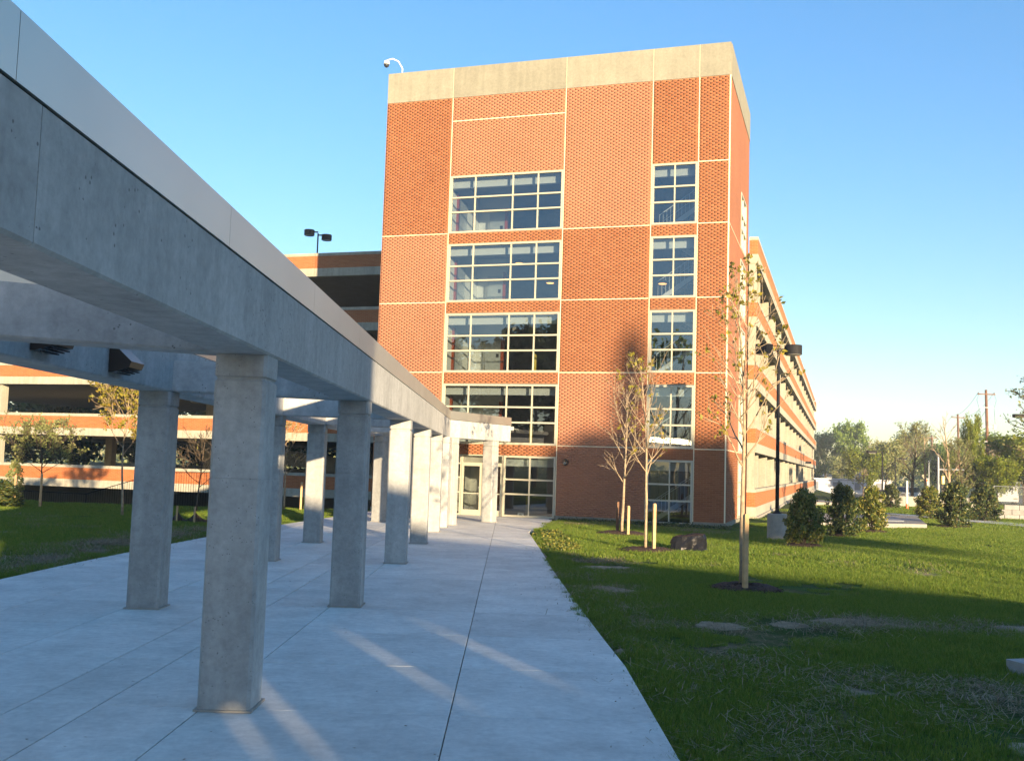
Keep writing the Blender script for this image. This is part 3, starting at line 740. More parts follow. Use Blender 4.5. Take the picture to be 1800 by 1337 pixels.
# things standing in or fixed to the tower
def bollard(u, n, z, label, g):
    r = root('bollard', label, 'bollard', W(u, n, z)[:], TH, g)
    MB().lathe([(0.085, 0), (0.085, 0.92), (0.07, 0.99), (0.03, 1.03)], k=14).build('post', M['yellow_paint'], r, smooth=True)
    MB().lathe([(0.10, 0), (0.10, 0.03)], k=14).build('base_ring', M['yellow_paint'], r)
bollard(-9.7, 2.2, 0, 'yellow bollard behind the ground floor window, left of its twin', 'yellow bollards behind glass')
bollard(-8.35, 2.2, 0, 'yellow bollard behind the ground floor window, right of its twin', 'yellow bollards behind glass')
bollard(-9.4, 1.4, 3.36, 'yellow bollard behind the first upper window, just right of the canopy end', 'yellow bollards behind glass')
bollard(-8.2, 1.4, 3.36, 'yellow bollard behind the first upper window, near its right edge', 'yellow bollards behind glass')
bollard(-9.3, 1.4, 6.76, 'yellow bollard top showing over the sill of the middle wide window, left one', 'yellow bollards behind glass')
bollard(-8.2, 1.4, 6.76, 'yellow bollard top showing over the sill of the middle wide window, right one', 'yellow bollards behind glass')
def dome_lamp(u, n, z, label):
    r = root('ceiling_lamp', label, 'lamp', W(u, n, z)[:], TH)
    MB().lathe([(0.02, 0.25), (0.06, 0.22), (0.22, 0.1), (0.25, 0.0)], k=16).build('housing', M['bronze'], r, smooth=True)
    MB().lathe([(0.05, -0.03), (0.17, -0.02), (0.20, 0.005)], k=16).build('bulb', M['lamp_glow'], r)
dome_lamp(-8.95, 2.5, 11.45, 'glowing orange lamp lower right behind the second window from the top')
dome_lamp(-10.3, 1.6, 12.3, 'glowing orange lamp near the beam behind the second window from the top')
dome_lamp(-3.1, 1.0, 11.0, 'tiny glowing orange lamp behind the narrow stair window')
r = root('wall_light', 'round dark bulkhead light fixed on the brick right of the entrance window', 'wall light', W(-7.26, -0.012, 2.61)[:], TH)
MB().stack([[(math.cos(a) * q, d, math.sin(a) * q * 1.25) for a in [k * math.pi / 8 for k in range(16)]] for q, d in ((0.13, 0.0), (0.13, -0.07), (0.09, -0.14))]).build('housing', M['bronze'], r, smooth=False)
MB().stack([[(math.cos(a) * q, d, -0.045 + math.sin(a) * q * 0.8) for a in [k * math.pi / 8 for k in range(16)]] for q, d in ((0.075, -0.141), (0.05, -0.165))]).build('lens', M['lamp_lens'], r, smooth=False)
r = root('security_camera', 'white dome security camera on a curved arm above the tower roof edge', 'camera', W(-16.3, 0.05, ZT)[:], TH)
MB().tube([(0, 0, 0), (0, 0, 0.25), (-0.18, -0.1, 0.58), (-0.45, -0.2, 0.72), (-0.72, -0.3, 0.64)], 0.035, 8).build('arm', M['white_plastic'], r, smooth=True)
MB().lathe([(0.06, 0.12), (0.13, 0.08), (0.15, -0.08)], (-0.74, -0.31, 0.50), 14).build('housing', M['white_plastic'], r, smooth=True)
MB().lathe([(0.14, -0.085), (0.12, -0.18), (0.05, -0.24)], (-0.74, -0.31, 0.50), 14).build('dome', M['dark_plastic'], r, smooth=True)
r = root('floor_box', 'small white electrical outlet box just behind the ground floor glass', 'outlet box', W(-9.42, 0.2, 0.06)[:], TH)
MB().box(-0.14, 0.14, 0, 0.05, 0, 0.13).build('box', M['white_plastic'], r)
MB().box(-0.06, 0.06, -0.008, -0.001, 0.03, 0.09).build('socket_plate', M['dark_plastic'], r)

# ------------------------------------------------------------------ parking garage
garage = root('parking_garage', 'long open parking garage with stacked brick spandrels and pale concrete bands', 'parking garage', O[:], TH)
GN = 9.9; GS = 0.5
SPB = [13.62, 10.22, 6.85, 3.47, 0.09]   # bottoms of the spandrels
def spandrel_mesh(L, axis):
    """along +x facing -y for 'f', along +y facing +x for 's'; z from 0 to 1.45"""
    mb = MB(); g = 0.012
    def bx(d0, d1, z0, z1, mi, gg=g):
        mb.cur = mi
        if axis == 'f': mb.box(gg, L - gg, -d0, d1, z0, z1)
        else: mb.box(-d1, d0, gg, L - gg, z0, z1)
    bx(0.03, 0.25, 0.0, 0.50, 0); bx(0.0, 0.25, 0.50, 1.27, 1, 0.02); bx(0.025, 0.25, 1.27, 1.45, 0)
    return mb.mesh('spandrel', [M['precast_far'], M['brick_garage']])
BAYL = 8.9
sp_f = spandrel_mesh(BAYL, 'f'); sp_s = spandrel_mesh(7.4, 's')
for zb in SPB:
    for k in range(6):
        place('spandrel', sp_f, garage, (US[0] - 0.25 - BAYL * (k + 1), GN, zb))
NF = 18
side0 = GN + 0.27
for i, zb in enumerate(SPB):
    for k in range(NF):
        place('spandrel', sp_s, garage, (GS, side0 + 7.4 * k, zb))
# front stub beside the tower (brick returns of the side wall)
for i, zb in enumerate(SPB):
    mb = MB(); mb.cur = 0; mb.box(0.055, GS + 0.03, GN - 0.03, GN + 0.25, zb, zb + 0.5); mb.cur = 1; mb.box(0.055, GS - 0.001, GN, GN + 0.25, zb + 0.5, zb + 1.27)
    mb.cur = 0; mb.box(0.055, GS + 0.025, GN - 0.025, GN + 0.25, zb + 1.27, zb + 1.45); mb.build('spandrel', [M['precast_far'], M['brick_garage']], garage)
MB().box(0.055, 0.45, GN + 0.02, GN + 0.24, 0, 14).build('corner_column', M['precast_far'], garage)
# footing wall along the side
for k in range(NF):
    MB().box(GS - 0.3, GS + 0.12, side0 + 7.4 * k + 0.02, side0 + 7.4 * k + 7.38, -1.6, 0.088).build('footing', M['pad'], garage)
# fin columns
finm = MB().box(-2.2, -0.28, 0, 0.55, -3.0, 13.6).mesh('fin_column', M['precast_far'])
for k in range(NF + 1):
    place('fin_column', finm, garage, (GS, side0 + 7.4 * k - 2.4 + (0.0), 0)) if k else place('fin_column', finm, garage, (GS, GN + 0.3, 0))
colf = MB().box(-0.35, 0.35, 0.0, 0.6, -3.0, 13.6).mesh('garage_column', M['precast_far'])
for u, n in ((-50.3, GN + 0.28), (-32.2, GN + 0.28), (-68, GN + 0.28), (-54.6, 27.0), (-44.8, 27.0), (-35.0, 27.0), (-25.0, 27.0), (-62, 43.4), (-50.4, 43.4), (-41, 43.4), (-32, 43.4), (-23, 43.4)):
    place('garage_column', colf, garage, (u, n, 0))
for k in range(1, 14):
    for u in (-16, -33):
        place('garage_column', colf, garage, (u, GN + 9.2 * k + 4, 0))
# floors: left wing and long wing
for i, zb in enumerate(SPB):
    MB().box(US[0] - 0.3 - BAYL * 6, US[0] + 0.1, GN + 0.26, 43.9, zb + 0.12, zb + 0.42).build('floor_deck', M['garage_inner'], garage)
    MB().box(US[0] + 0.12, GS - 0.26, GN + 0.26, 146, zb + 0.12, zb + 0.42).build('floor_deck', M['garage_inner'], garage)
    # tee stems under the deck (seen as ribs)
    mb = MB()
    # back parapets of the left wing and inner wall of the long wing
    MB().box(US[0] - 0.3 - BAYL * 6, US[0] - 17, 44.0, 44.25, zb, zb + 1.3).build('back_spandrel', M['precast_far'], garage)
    MB().box(US[0] - 17.3, US[0] - 17.05, 44.3, 146, zb, zb + 1.3).build('back_spandrel', M['precast_far'], garage)
    MB().box(US[0] - 17.3, GS, 146.0, 146.3, zb, zb + 1.4).build('back_spandrel', M['precast_far'], garage)
MB().box(US[0] - 0.3 - BAYL * 6, GS - 0.26, GN + 0.26, 146, -2.95, -2.8).build('ground_deck', M['garage_inner'], garage)
MB().box(-14, -13.7, 14, 140, -3, 13.3).build('core_wall', M['garage_inner'], garage)
MB().box(-75, -16.8, 22.5, 22.7, -3, 0.15).build('core_wall', M['garage_inner'], garage)
# sloping ramps inside the left wing
for zt in (0.5, 3.9, 7.3):
    mb = MB(); x0, x1 = -40.0, -17.5; y0, y1 = 17.5, 17.8
    mb.stack([[(x0, y0, zt + 2.3), (x0, y1, zt + 2.3), (x0, y1, zt + 3.3), (x0, y0, zt + 3.3)], [(x1, y0, zt - 0.1), (x1, y1, zt - 0.1), (x1, y1, zt + 0.9), (x1, y0, zt + 0.9)]])
    mb.build('ramp_parapet', M['precast_far'], garage)
    mb = MB(); mb.stack([[(x0, 17.82, zt + 2.3), (x0, 27, zt + 2.3), (x0, 27, zt + 2.6), (x0, 17.82, zt + 2.6)], [(x1, 17.82, zt - 0.1), (x1, 27, zt - 0.1), (x1, 27, zt + 0.2), (x1, 17.82, zt + 0.2)]])
    mb.build('ramp', M['garage_inner'], garage)
def garage_light(u, n, z, label):
    r = root('garage_ceiling_light', label, 'ceiling light', W(u, n, z)[:], TH, 'dome lights under the garage decks')
    MB().tube([(0, 0, 0), (0, 0, -0.16)], 0.03, 6).build('stem', M['grey_metal'], r)
    MB().lathe([(0.06, -0.14), (0.20, -0.18), (0.24, -0.30)], k=14).build('shade', M['grey_metal'], r, smooth=True)
    MB().lathe([(0.22, -0.305), (0.20, -0.38), (0.10, -0.44)], k=14).build('lens', M['lamp_lens'], r, smooth=True)
garage_light(-44.5, 13.5, 6.97, 'dome light under the upper garage deck, above the small bronze floodlight side')
garage_light(-45.2, 13.5, 3.59, 'dome light under the middle garage deck, above the broad garden tree')
garage_light(-38.3, 13.5, 3.59, 'dome light under the middle garage deck, beside the left-hand canopy column')
garage_light(-31.5, 13.5, 3.59, 'dome light under the middle garage deck, between the two nearest canopy columns')
garage_light(-44.6, 13.5, 0.21, 'dome light in the dark lowest garage level, behind the tree stakes')
garage_light(-37.9, 13.5, 0.21, 'dome light in the dark lowest garage level, left of the left-hand canopy column')
garage_light(-31.3, 13.5, 0.21, 'dome light in the dark lowest garage level, right of the left-hand canopy column')

# ------------------------------------------------------------------ lamp posts
def drum(mb_root, x, y, z, r=0.33, h=0.36):
    a = MB().lathe([(r * 0.96, 0), (r, 0.01), (r, h - 0.02), (r * 0.97, h)], (x, y, z), 24).build('lamp_head', M['black_metal'], mb_root, smooth=False)
    MB().lathe([(r * 0.9, -0.02), (r * 0.92, -0.001)], (x, y, z), 24).build('lens', M['lamp_lens'], a)
lp = root('lamp_post', 'tall black twin-drum lamp post on a pale concrete pedestal beside the garage', 'lamp post', (10.08, 38.7, 0), 0)
MB().lathe([(0.36, -0.15), (0.36, 0.30), (0.355, 0.31), (0.36, 0.32), (0.36, 0.60), (0.355, 0.61), (0.36, 0.62), (0.36, 0.87), (0.34, 0.90)], k=28).build('pedestal', M['pad'], lp)
MB().lathe([(0.17, 0.905), (0.17, 0.93), (0.10, 0.96), (0.09, 1.02)], k=16).build('base_plate', M['black_metal'], lp)
MB().lathe([(0.075, 1.0), (0.06, 7.05)], k=12).build('pole', M['black_metal'], lp, smooth=True)
MB().lathe([(0.08, 6.98), (0.08, 7.22), (0.05, 7.25)], k=12).build('hub', M['black_metal'], lp)
for s in (-1, 1):
    MB().box(min(s * 0.07, s * 0.24), max(s * 0.07, s * 0.24), -0.05, 0.05, 7.02, 7.12).build('arm', M['black_metal'], lp)
    drum(lp, s * 0.55, 0, 6.90)
rl = root('roof_lamp_post', 'small dark twin-drum lamp post standing on the garage roof deck', 'lamp post', W(-28.35, 14.0, 14.04)[:], 0)
MB().tube([(0, 0, 0), (0, 0, 3.3)], 0.05, 8).build('pole', M['black_metal'], rl)
for s in (-1, 1):
    MB().box(min(0, s * 0.3), max(0, s * 0.3), -0.04, 0.04, 3.1 - s * 0.1 + 0.14, 3.18 - s * 0.1 + 0.14).build('arm', M['black_metal'], rl)
    drum(rl, s * 0.52, s * 0.3, 3.0 - 0.08 * s, 0.34, 0.36)

# ------------------------------------------------------------------ plants
def rot_towards(v, ang, rnd):
    a = v.orthogonal().normalized(); q = rnd.uniform(0, 2 * math.pi)
    b = v.cross(a).normalized(); d = a * math.cos(q) + b * math.sin(q)
    return (v * math.cos(ang) + d * math.sin(ang)).normalized()
def skeleton(seed, H, r0, fork, spread, nb, sub=(5, 4), up=0.5, tw=0.35, droop=0.0, top=1.0):
    """returns list of (points, radii) and list of tips (point, dir)"""
    rnd = random.Random(seed); out = []; tips = []
    pts = []; x = Vector((0, 0, 0)); d = Vector((rnd.uniform(-.03, .03), rnd.uniform(-.03, .03), 1)).normalized(); n = 12
    for i in range(n + 1):
        pts.append(x.copy()); x = x + d * (H * top / n); d = (d + Vector((rnd.gauss(0, .03), rnd.gauss(0, .03), 0.02))).normalized()
    rr = [r0 * (1 - 0.9 * (i / n) ** 0.8) + 0.004 for i in range(n + 1)]
    out.append((pts, rr)); tips.append((pts[-1], d))
    def at(t):
        k = min(int(t * n), n - 1); q = t * n - k; return pts[k].lerp(pts[k + 1], q), rr[k] * (1 - q) + rr[k + 1] * q
    for b in range(nb):
        t = fork + (0.97 - fork) * ((b + rnd.random() * .7) / nb)
        p, r = at(t); rel = (t - fork) / (1 - fork)
        L = spread * (0.45 + 0.9 * math.sin(math.pi * min(1, 0.25 + rel * 0.8))) * rnd.uniform(.75, 1.1)
        az = b * 2.4 + rnd.uniform(-.4, .4); ang = up + rnd.uniform(-.12, .12) + 0.25 * (1 - rel)
        d = Vector((math.cos(az) * math.sin(ang), math.sin(az) * math.sin(ang), math.cos(ang)))
        def grow(p, d, L, r, lev):
            m = 5; ps = [p.copy()]; q = p.copy(); dd = d.copy(); rs = [r]
            for i in range(m):
                dd = (dd + Vector((rnd.gauss(0, .09), rnd.gauss(0, .09), rnd.gauss(0.06 - droop, .06)))).normalized()
                q = q + dd * (L / m); ps.append(q.copy()); rs.append(max(0.0025, r * (1 - 0.8 * (i + 1) / m)))
            out.append((ps, rs)); tips.append((q, dd))
            if lev < len(sub):
                for k in range(sub[lev]):
                    tt = rnd.uniform(.25, .95); kk = min(int(tt * m), m - 1); pp = ps[kk].lerp(ps[kk + 1], tt * m - kk)
                    base = (ps[kk + 1] - ps[kk]).normalized()
                    grow(pp, rot_towards(base, tw + rnd.uniform(0, .45), rnd), L * rnd.uniform(.35, .6), r * 0.55, lev + 1)
            else:
                for i in range(1, m, 2): tips.append((ps[i], dd))
        grow(p, d, L, min(r * 0.6, r0 * .5), 0)
    return out, tips
def leaves_np(centers, dirs, size, n_per, jitter, seed, aspect=1.5):
    rs = np.random.RandomState(seed)
    C = np.repeat(np.array([tuple(c) for c in centers]), n_per, 0); n = len(C)
    C = C + rs.normal(0, jitter, (n, 3))
    a = rs.normal(size=(n, 3)); a /= np.linalg.norm(a, axis=1)[:, None]
    b = np.cross(a, rs.normal(size=(n, 3))); b /= np.linalg.norm(b, axis=1)[:, None]
    s = size * rs.uniform(.6, 1.3, n)[:, None]
    V = np.stack([C - a * s * .5 * aspect, C + b * s * .45, C + a * s * .5 * aspect, C - b * s * .45], 1)
    c2 = np.cross(a, b) * s * 0.18; V[:, 1] += c2; V[:, 3] += c2
    F = np.arange(n * 4).reshape(-1, 4)
    return V.reshape(-1, 3), F
def tree_meshes(seed, H, r0, fork, spread, nb, sub, leafm, lsize, n_per, jit, barkm, up=0.5, tw=.35, k=5, minr=0.0, droop=0.0, keep=1.0, top=1.0):
    br, tips = skeleton(seed, H, r0, fork, spread, nb, sub, up, tw, droop, top)
    mb = MB()
    for i, (p, r) in enumerate(br):
        mb.tube(p, [max(x, minr) for x in r], 8 if i == 0 else (k if len(p) else k))
    wood = mb.mesh('trunk', barkm, True)
    rnd = random.Random(seed + 1)
    t = [q for q in tips if rnd.random() < keep]
    crown = None
    if n_per:
        V, F = leaves_np([q[0] for q in t], None, lsize, n_per, jit, seed)
        crown = np_mesh('crown', V, F, leafm)
    return wood, crown
def put_tree(wood, crown, label, cat, loc, rz=0, s=1.0, group=None, name='tree', sz=None):
    r = root(name, label, cat, loc, rz, group); r.scale = (s, s, sz or s)
    place('trunk', wood, r)
    if crown is not None:
        c = place('crown', crown, r); c['kind'] = 'stuff'
    return r
def stake(x, y, h, label, w=0.045, tilt=0.0, g=None, mat='wood_stake', strap=None):
    r = root('tree_stake', label, 'stake', (x, y, tz(x, y) - 0.05), 0.3, g)
    MB().box(-w, w, -w, w, 0, h - 0.03).stack([[(-w, -w, h - 0.03), (w, -w, h - 0.03), (w, w, h - 0.03), (-w, w, h - 0.03)], [(-w * .7, -w * .7, h), (w * .7, -w * .7, h), (w * .7, w * .7, h), (-w * .7, w * .7, h)]]).build('post', M[mat], r)
    r.rotation_euler = (tilt, tilt * .5, 0.3)
    return r
def mulch_ring(x, y, rr, label):
    z = tz(x, y); rnd = random.Random(int(x * 100))
    k = 26; rings = []
    for q, h in ((1.0, -0.02), (0.9, 0.05), (0.6, 0.11), (0.25, 0.12), (0.05, 0.10)):
        rings.append([(math.cos(a) * rr * q * (1 + rnd.uniform(-.07, .07)), math.sin(a) * rr * q * (1 + rnd.uniform(-.07, .07)), h + rnd.uniform(-.015, .015)) for a in [2 * math.pi * j / k for j in range(k)]])
    o = MB().stack(rings).build('mulch_ring', M['mulch'], smooth=True, loc=(x, y, z)); tag(o, label, 'mulch', 'mulch rings on the lawn')
    V, F = leaves_np([(0, 0, 0)] * 1, None, 0.05, 500, 0.0, int(x * 10) + 50, 2.2)
    rs = np.random.RandomState(3); n = 500
    a = rs.uniform(0, 2 * np.pi, n); q = np.sqrt(rs.uniform(0, 1, n)) * rr
    P = np.stack([np.cos(a) * q, np.sin(a) * q, 0.12 - 0.11 * (q / rr) ** 2 + 0.012], 1)
    V = V.reshape(n, 4, 3); V = V * np.array([1, 1, 0.4]) + P[:, None]
    m = place('mulch_chips', np_mesh('mulch_chips', V.reshape(-1, 3), F, M['mulch']), o); m['kind'] = 'stuff'
# three saplings on the right lawn
w, c = tree_meshes(11, 6.5, 0.062, 0.38, 1.12, 22, (5, 2), M['leaf_maple'], 0.078, 3, 0.035, M['bark_young'], up=0.42, tw=.35, keep=0.2, minr=.004)
put_tree(w, c, 'nearest sapling on the right lawn, sparse olive leaves, in front of the tower corner', 'sapling', (4.93, 21.7, tz(4.93, 21.7)), 3.4, name='sapling')
w, c = tree_meshes(12, 5.7, 0.055, 0.36, 1.25, 14, (4, 2), M['leaf_maple'], 0.085, 3, 0.04, M['bark_young'], up=0.5, keep=0.2, minr=.004)
put_tree(w, c, 'middle sapling with some olive leaves in front of the narrow stair windows', 'sapling', (4.22, 31.5, tz(4.22, 31.5)), 1.3, name='sapling')
w, c = tree_meshes(13, 5.4, 0.06, 0.33, 1.25, 14, (4, 2), M['leaf_maple'], 0.07, 2, 0.03, M['bark_young'], up=0.5, keep=0.06, minr=.005)
put_tree(w, c, 'almost bare sapling standing closest to the plain brick wall', 'sapling', (4.22, 38.2, tz(4.22, 38.2)), 2.3, name='sapling')
mulch_ring(4.98, 21.6, 0.78, 'dark mulch ring round the nearest sapling')
mulch_ring(4.3, 31.5, 0.95, 'dark mulch ring round the middle sapling')
mulch_ring(4.25, 38.4, 1.0, 'dark mulch ring round the sapling closest to the wall')
stake(4.86, 21.1, 1.62, 'pale wooden stake in front of the nearest sapling')
stake(4.42, 31.2, 1.50, 'pale wooden stake beside the middle sapling')
stake(4.38, 37.6, 1.15, 'short wooden stake right of the bare sapling by the wall')
stake(4.08, 38.4, 1.25, 'dark wooden stake left of the bare sapling by the wall', mat='pole_wood')

# holly shrubs
def shrub_meshes(seed, w, h, leafm, n=5200, lsize=0.075):
    rs = np.random.RandomState(seed)
    # cone-ish rounded volume, with clumps
    nc = 150; zc = rs.uniform(0.03, 1, nc) ** 0.9; prof = np.clip(np.sin(np.pi * np.clip(zc * 0.68 + 0.24, 0, 1)), 0, 1) ** 0.8 * (1 - 0.18 * zc)
    rc = w / 2 * prof * rs.uniform(0.45, 1.12, nc); a = rs.uniform(0, 2 * np.pi, nc)
    C = np.stack([np.cos(a) * rc, np.sin(a) * rc, zc * h * 0.92 + 0.08], 1)
    idx = rs.randint(0, nc, n); D = rs.normal(0, 1, (n, 3)); D /= np.linalg.norm(D, axis=1)[:, None]
    D *= (rs.uniform(0, 1, n) ** .5)[:, None] * (0.17 * w / 1.4)
    sh = rs.uniform(size=nc) < .12; C[sh] *= np.array([1.15, 1.15, 1.04])
    P = C[idx] + D; P[:, 2] = np.maximum(P[:, 2], 0.06)
    V, F = leaves_np(P, None, lsize, 1, 0.0, seed, 1.7)
    cr = np_mesh('foliage', V, F, leafm)
    mb = MB(); rnd = random.Random(seed)
    for k in range(16):
        c = C[rnd.randrange(nc)]; mb.tube([(rnd.uniform(-.04, .04), rnd.uniform(-.04, .04), 0), (c[0] * .4, c[1] * .4, c[2] * .5), tuple(c)], [0.022, 0.012, 0.004], 5)
    return mb.mesh('stem', M['bark_dark'], True), cr
SH = [shrub_meshes(21, 1.45, 2.0, M['leaf_holly'], 6500), shrub_meshes(22, 1.5, 2.0, M['leaf_holly_dark'], 6500), shrub_meshes(23, 1.6, 2.0, M['leaf_holly'], 6500)]
shr = [(9.95, 34.7, 0, 0.80, 0.97, 'yellow-green holly shrub nearest the lamp pedestal', 0.75),
       (13.65, 42.0, 1, 0.85, 1.05, 'dark holly shrub left of a lighter one, in front of the concrete pad', 0.8),
       (15.9, 45.2, 2, 0.78, 0.98, 'lighter holly shrub right behind the dark one at the concrete pad', 0.8),
       (22.9, 53.0, 1, 1.08, 1.15, 'large dark holly shrub in the middle of the right-hand trio', 1.1),
       (28.2, 61.2, 1, 1.12, 1.16, 'large dark holly shrub at the right end of the trio, by the path', 1.2),
       (25.3, 62.0, 0, 1.0, 1.0, 'yellow-lit holly shrub at the left back of the right-hand trio', 0.0),
       (30.4, 82.0, 1, 0.95, 0.95, 'small round dark shrub far off beside the low concrete wall', 0.0)]
for x, y, k, s, szz, lab, mr in shr:
    r = root('holly_shrub', lab, 'shrub', (x, y, tz(x, y)), x, 'holly shrubs on the lawn'); r.scale = (s, s, szz)
    place('stem', SH[k][0], r); f = place('foliage', SH[k][1], r); f['kind'] = 'stuff'
    if mr: mulch_ring(x, y, mr, 'mulch ring under the ' + lab.split(',')[0])

# plants on the left, before the garage
w, c = tree_meshes(31, 3.3, 0.05, 0.42, 1.25, 15, (6, 4), M['leaf_pale'], 0.075, 4, 0.05, M['bark_dark'], up=0.85, keep=.6, minr=.006)
put_tree(w, c, 'broad low tree with fine pale leaves between wooden stakes in front of the garage', 'young tree', (-20.5, 45.4, tz(-20.5, 45.4)), 0.4, name='young_tree')
w, c = tree_meshes(32, 5.2, 0.05, 0.45, 1.5, 14, (6, 4), M['leaf_maple'], 0.10, 4, 0.06, M['bark_young'], up=0.5, keep=.5, minr=.006)
put_tree(w, c, 'yellow-leaved sapling partly hidden by the left-hand canopy column', 'young tree', (-14.9, 40.0, tz(-14.9, 40)), 0.4, name='young_tree')
w, c = tree_meshes(33, 4.2, 0.05, 0.38, 1.0, 14, (5, 4), M['leaf_maple'], 0.06, 2, 0.05, M['bark_young'], up=0.5, keep=.25, minr=.008)
put_tree(w, c, 'slim staked sapling before the garage, seen right of the nearest big column', 'young tree', (-10.45, 48.2, tz(-10.45, 48.2)), 0.4, name='young_tree')
w, c = tree_meshes(34, 3.4, 0.04, 0.3, 1.1, 12, (5, 4), M['leaf_maple'], 0.05, 1, 0.05, M['bark_dark'], up=0.75, keep=.05, minr=.006)
put_tree(w, c, 'thin bare sapling in shade, seen just left of the nearest big column', 'young tree', (-13.4, 44.5, tz(-13.4, 44.5)), 0.4, name='young_tree')
for x, y, h, lab in ((-21.2, 44.4, 1.45, 'left wooden stake by the broad pale tree'), (-20.0, 44.2, 1.5, 'right wooden stake by the broad pale tree'), (-22.3, 43.6, .45, 'very short stake stub left of the broad pale tree'),
                     (-10.95, 47.4, 1.5, 'pale stake left of the slim staked sapling'), (-9.75, 48.6, 1.4, 'grey stake right of the slim staked sapling')):
    stake(x, y, h, lab)
r = root('evergreen_shrub', 'dark bushy evergreen with a pale pointed tip at the far left lawn edge', 'shrub', (-21.6, 43.6, tz(-21.6, 43.6)), 0.5)
r.scale = (1.35, 1.35, 0.62); place('stem', SH[1][0], r); f = place('foliage', SH[1][1], r); f['kind'] = 'stuff'
mb, cc = shrub_meshes(27, 0.8, 2.0, M['leaf_pale'], 1300, 0.07)
r = root('conifer_seedling', 'small pale green pointed conifer poking up behind the dark evergreen', 'conifer', (-21.5, 44.9, tz(-21.5, 44.9)), 0.5)
place('stem', mb, r); f = place('foliage', cc, r); f['kind'] = 'stuff'
r = root('small_bush', 'small dark bush right of the slim staked sapling', 'shrub', (-9.3, 48.7, tz(-9.3, 48.7)), 0.2); r.scale = (.42, .42, .55)
place('stem', SH[1][0], r); f = place('foliage', SH[1][1], r); f['kind'] = 'stuff'

# ------------------------------------------------------------------ lawn clutter
def bag():
    rnd = random.Random(8); k = 22; rings = []
    for q, z in ((1.04, 0), (0.97, .1), (0.95, .26), (.90, .38), (.82, .47), (.45, .50), (.1, .47)):
        ring = []
        for j in range(k):
            a = 2 * math.pi * j / k; ex = max(abs(math.cos(a)), abs(math.sin(a))) ** -0.8
            f = 1 + rnd.uniform(-.1, .1); ring.append((math.cos(a) * .56 * ex * q * f, math.sin(a) * .36 * ex * q * f, z + rnd.uniform(-.02, .02) + (0.05 * math.cos(a) if z > .3 else 0)))
        rings.append(ring)
    r = root('covered_bundle', 'black plastic sheet wrapped over a low bundle on the lawn near the tower', 'bundle', (5.6, 31.9, tz(5.6, 31.9)), -0.1)
    MB().stack(rings).build('plastic_sheet', M['bag'], r, smooth=False)
    MB().stack([[(-0.66, -.3, 0), (-0.5, -.42, 0), (-.3, -.38, 0)], [(-0.6, -.28, .04), (-0.48, -.38, .05), (-.32, -.34, .05)]]).build('loose_flap', M['bag'], r)
bag()
r = root('concrete_block', 'pale square-cut concrete block at the right edge of the near lawn', 'block', (6.78, 13.3, tz(6.78, 13.3)), 0.3)
MB().box(-.3, .3, -.2, .2, -.05, .18, 0.02).build('block', M['stone'], r)
def silt_fence():
    pts = [(-12.7, 38.2), (-12.0, 37.6), (-11.3, 37.4), (-10.6, 37.9), (-9.9, 38.6)]
    r = root('silt_fence', 'sagging dark brown silt fence on short pale stakes at the left lawn', 'silt fence', (-11.5, 37.6, tz(-11.5, 37.6)), 0)
    mb = MB(); nn = 40; ra = []; rb = []
    for i in range(nn + 1):
        t = i / nn * (len(pts) - 1); k = min(int(t), len(pts) - 2); q = t - k
        x = pts[k][0] * (1 - q) + pts[k + 1][0] * q + 11.5; y = pts[k][1] * (1 - q) + pts[k + 1][1] * q - 37.6
        sag = 0.42 - 0.28 * math.sin(math.pi * q); wv = 0.05 * math.sin(i * 1.3)
        ra.append((x, y + wv, -0.05)); rb.append((x, y - wv * .5, sag))
    th = 0.015
    vs = ra + rb + [(a, b + th, c) for a, b, c in ra] + [(a, b + th, c) for a, b, c in rb]; n1 = nn + 1; fs = []
    for i in range(nn): fs += [(i, i + 1, n1 + i + 1, n1 + i), (2 * n1 + i + 1, 2 * n1 + i, 3 * n1 + i, 3 * n1 + i + 1), (n1 + i, n1 + i + 1, 3 * n1 + i + 1, 3 * n1 + i)]
    mb.add(vs, fs); mb.build('fabric', M['silt'], r, smooth=True)
    for x, y in pts[1:4]: MB().box(x + 11.5 - .03, x + 11.5 + .03, y - 37.66 - .03, y - 37.66 + .03, -.05, .62).build('post', M['wood_stake'], r)
silt_fence()
# black mesh fence at the drop before the garage
r = root('mesh_fence', 'low black mesh fence along the top of the drop before the garage', 'fence', W(-40, -3.6, 0)[:], TH)
for k in range(9):
    x = -16 + k * 4.2
    p = W(-40 + x, -3.6); z = tz(p.x, p.y)
    MB().tube([(x, 0, z), (x, 0, z + 1.75)], .03, 6).build('post', M['black_metal'], r)
for k in range(8):
    x = -16 + k * 4.2; p = W(-40 + x, -3.6); p2 = W(-40 + x + 4.2, -3.6); z = tz(p.x, p.y); z2 = tz(p2.x, p2.y)
    MB().tube([(x, 0, z + 1.72), (x + 4.2, 0, z2 + 1.72)], .02, 5).build('rail', M['black_metal'], r)
    mb = MB()
    for q in range(1, 30): 
        t = q / 30; xx = x + 4.2 * t; zz = z + (z2 - z) * t
        mb.box(xx - .006, xx + .006, -.006, .006, zz + .05, zz + 1.7)
    o = mb.build('mesh_wires', M['black_metal'], r); o['kind'] = 'stuff'

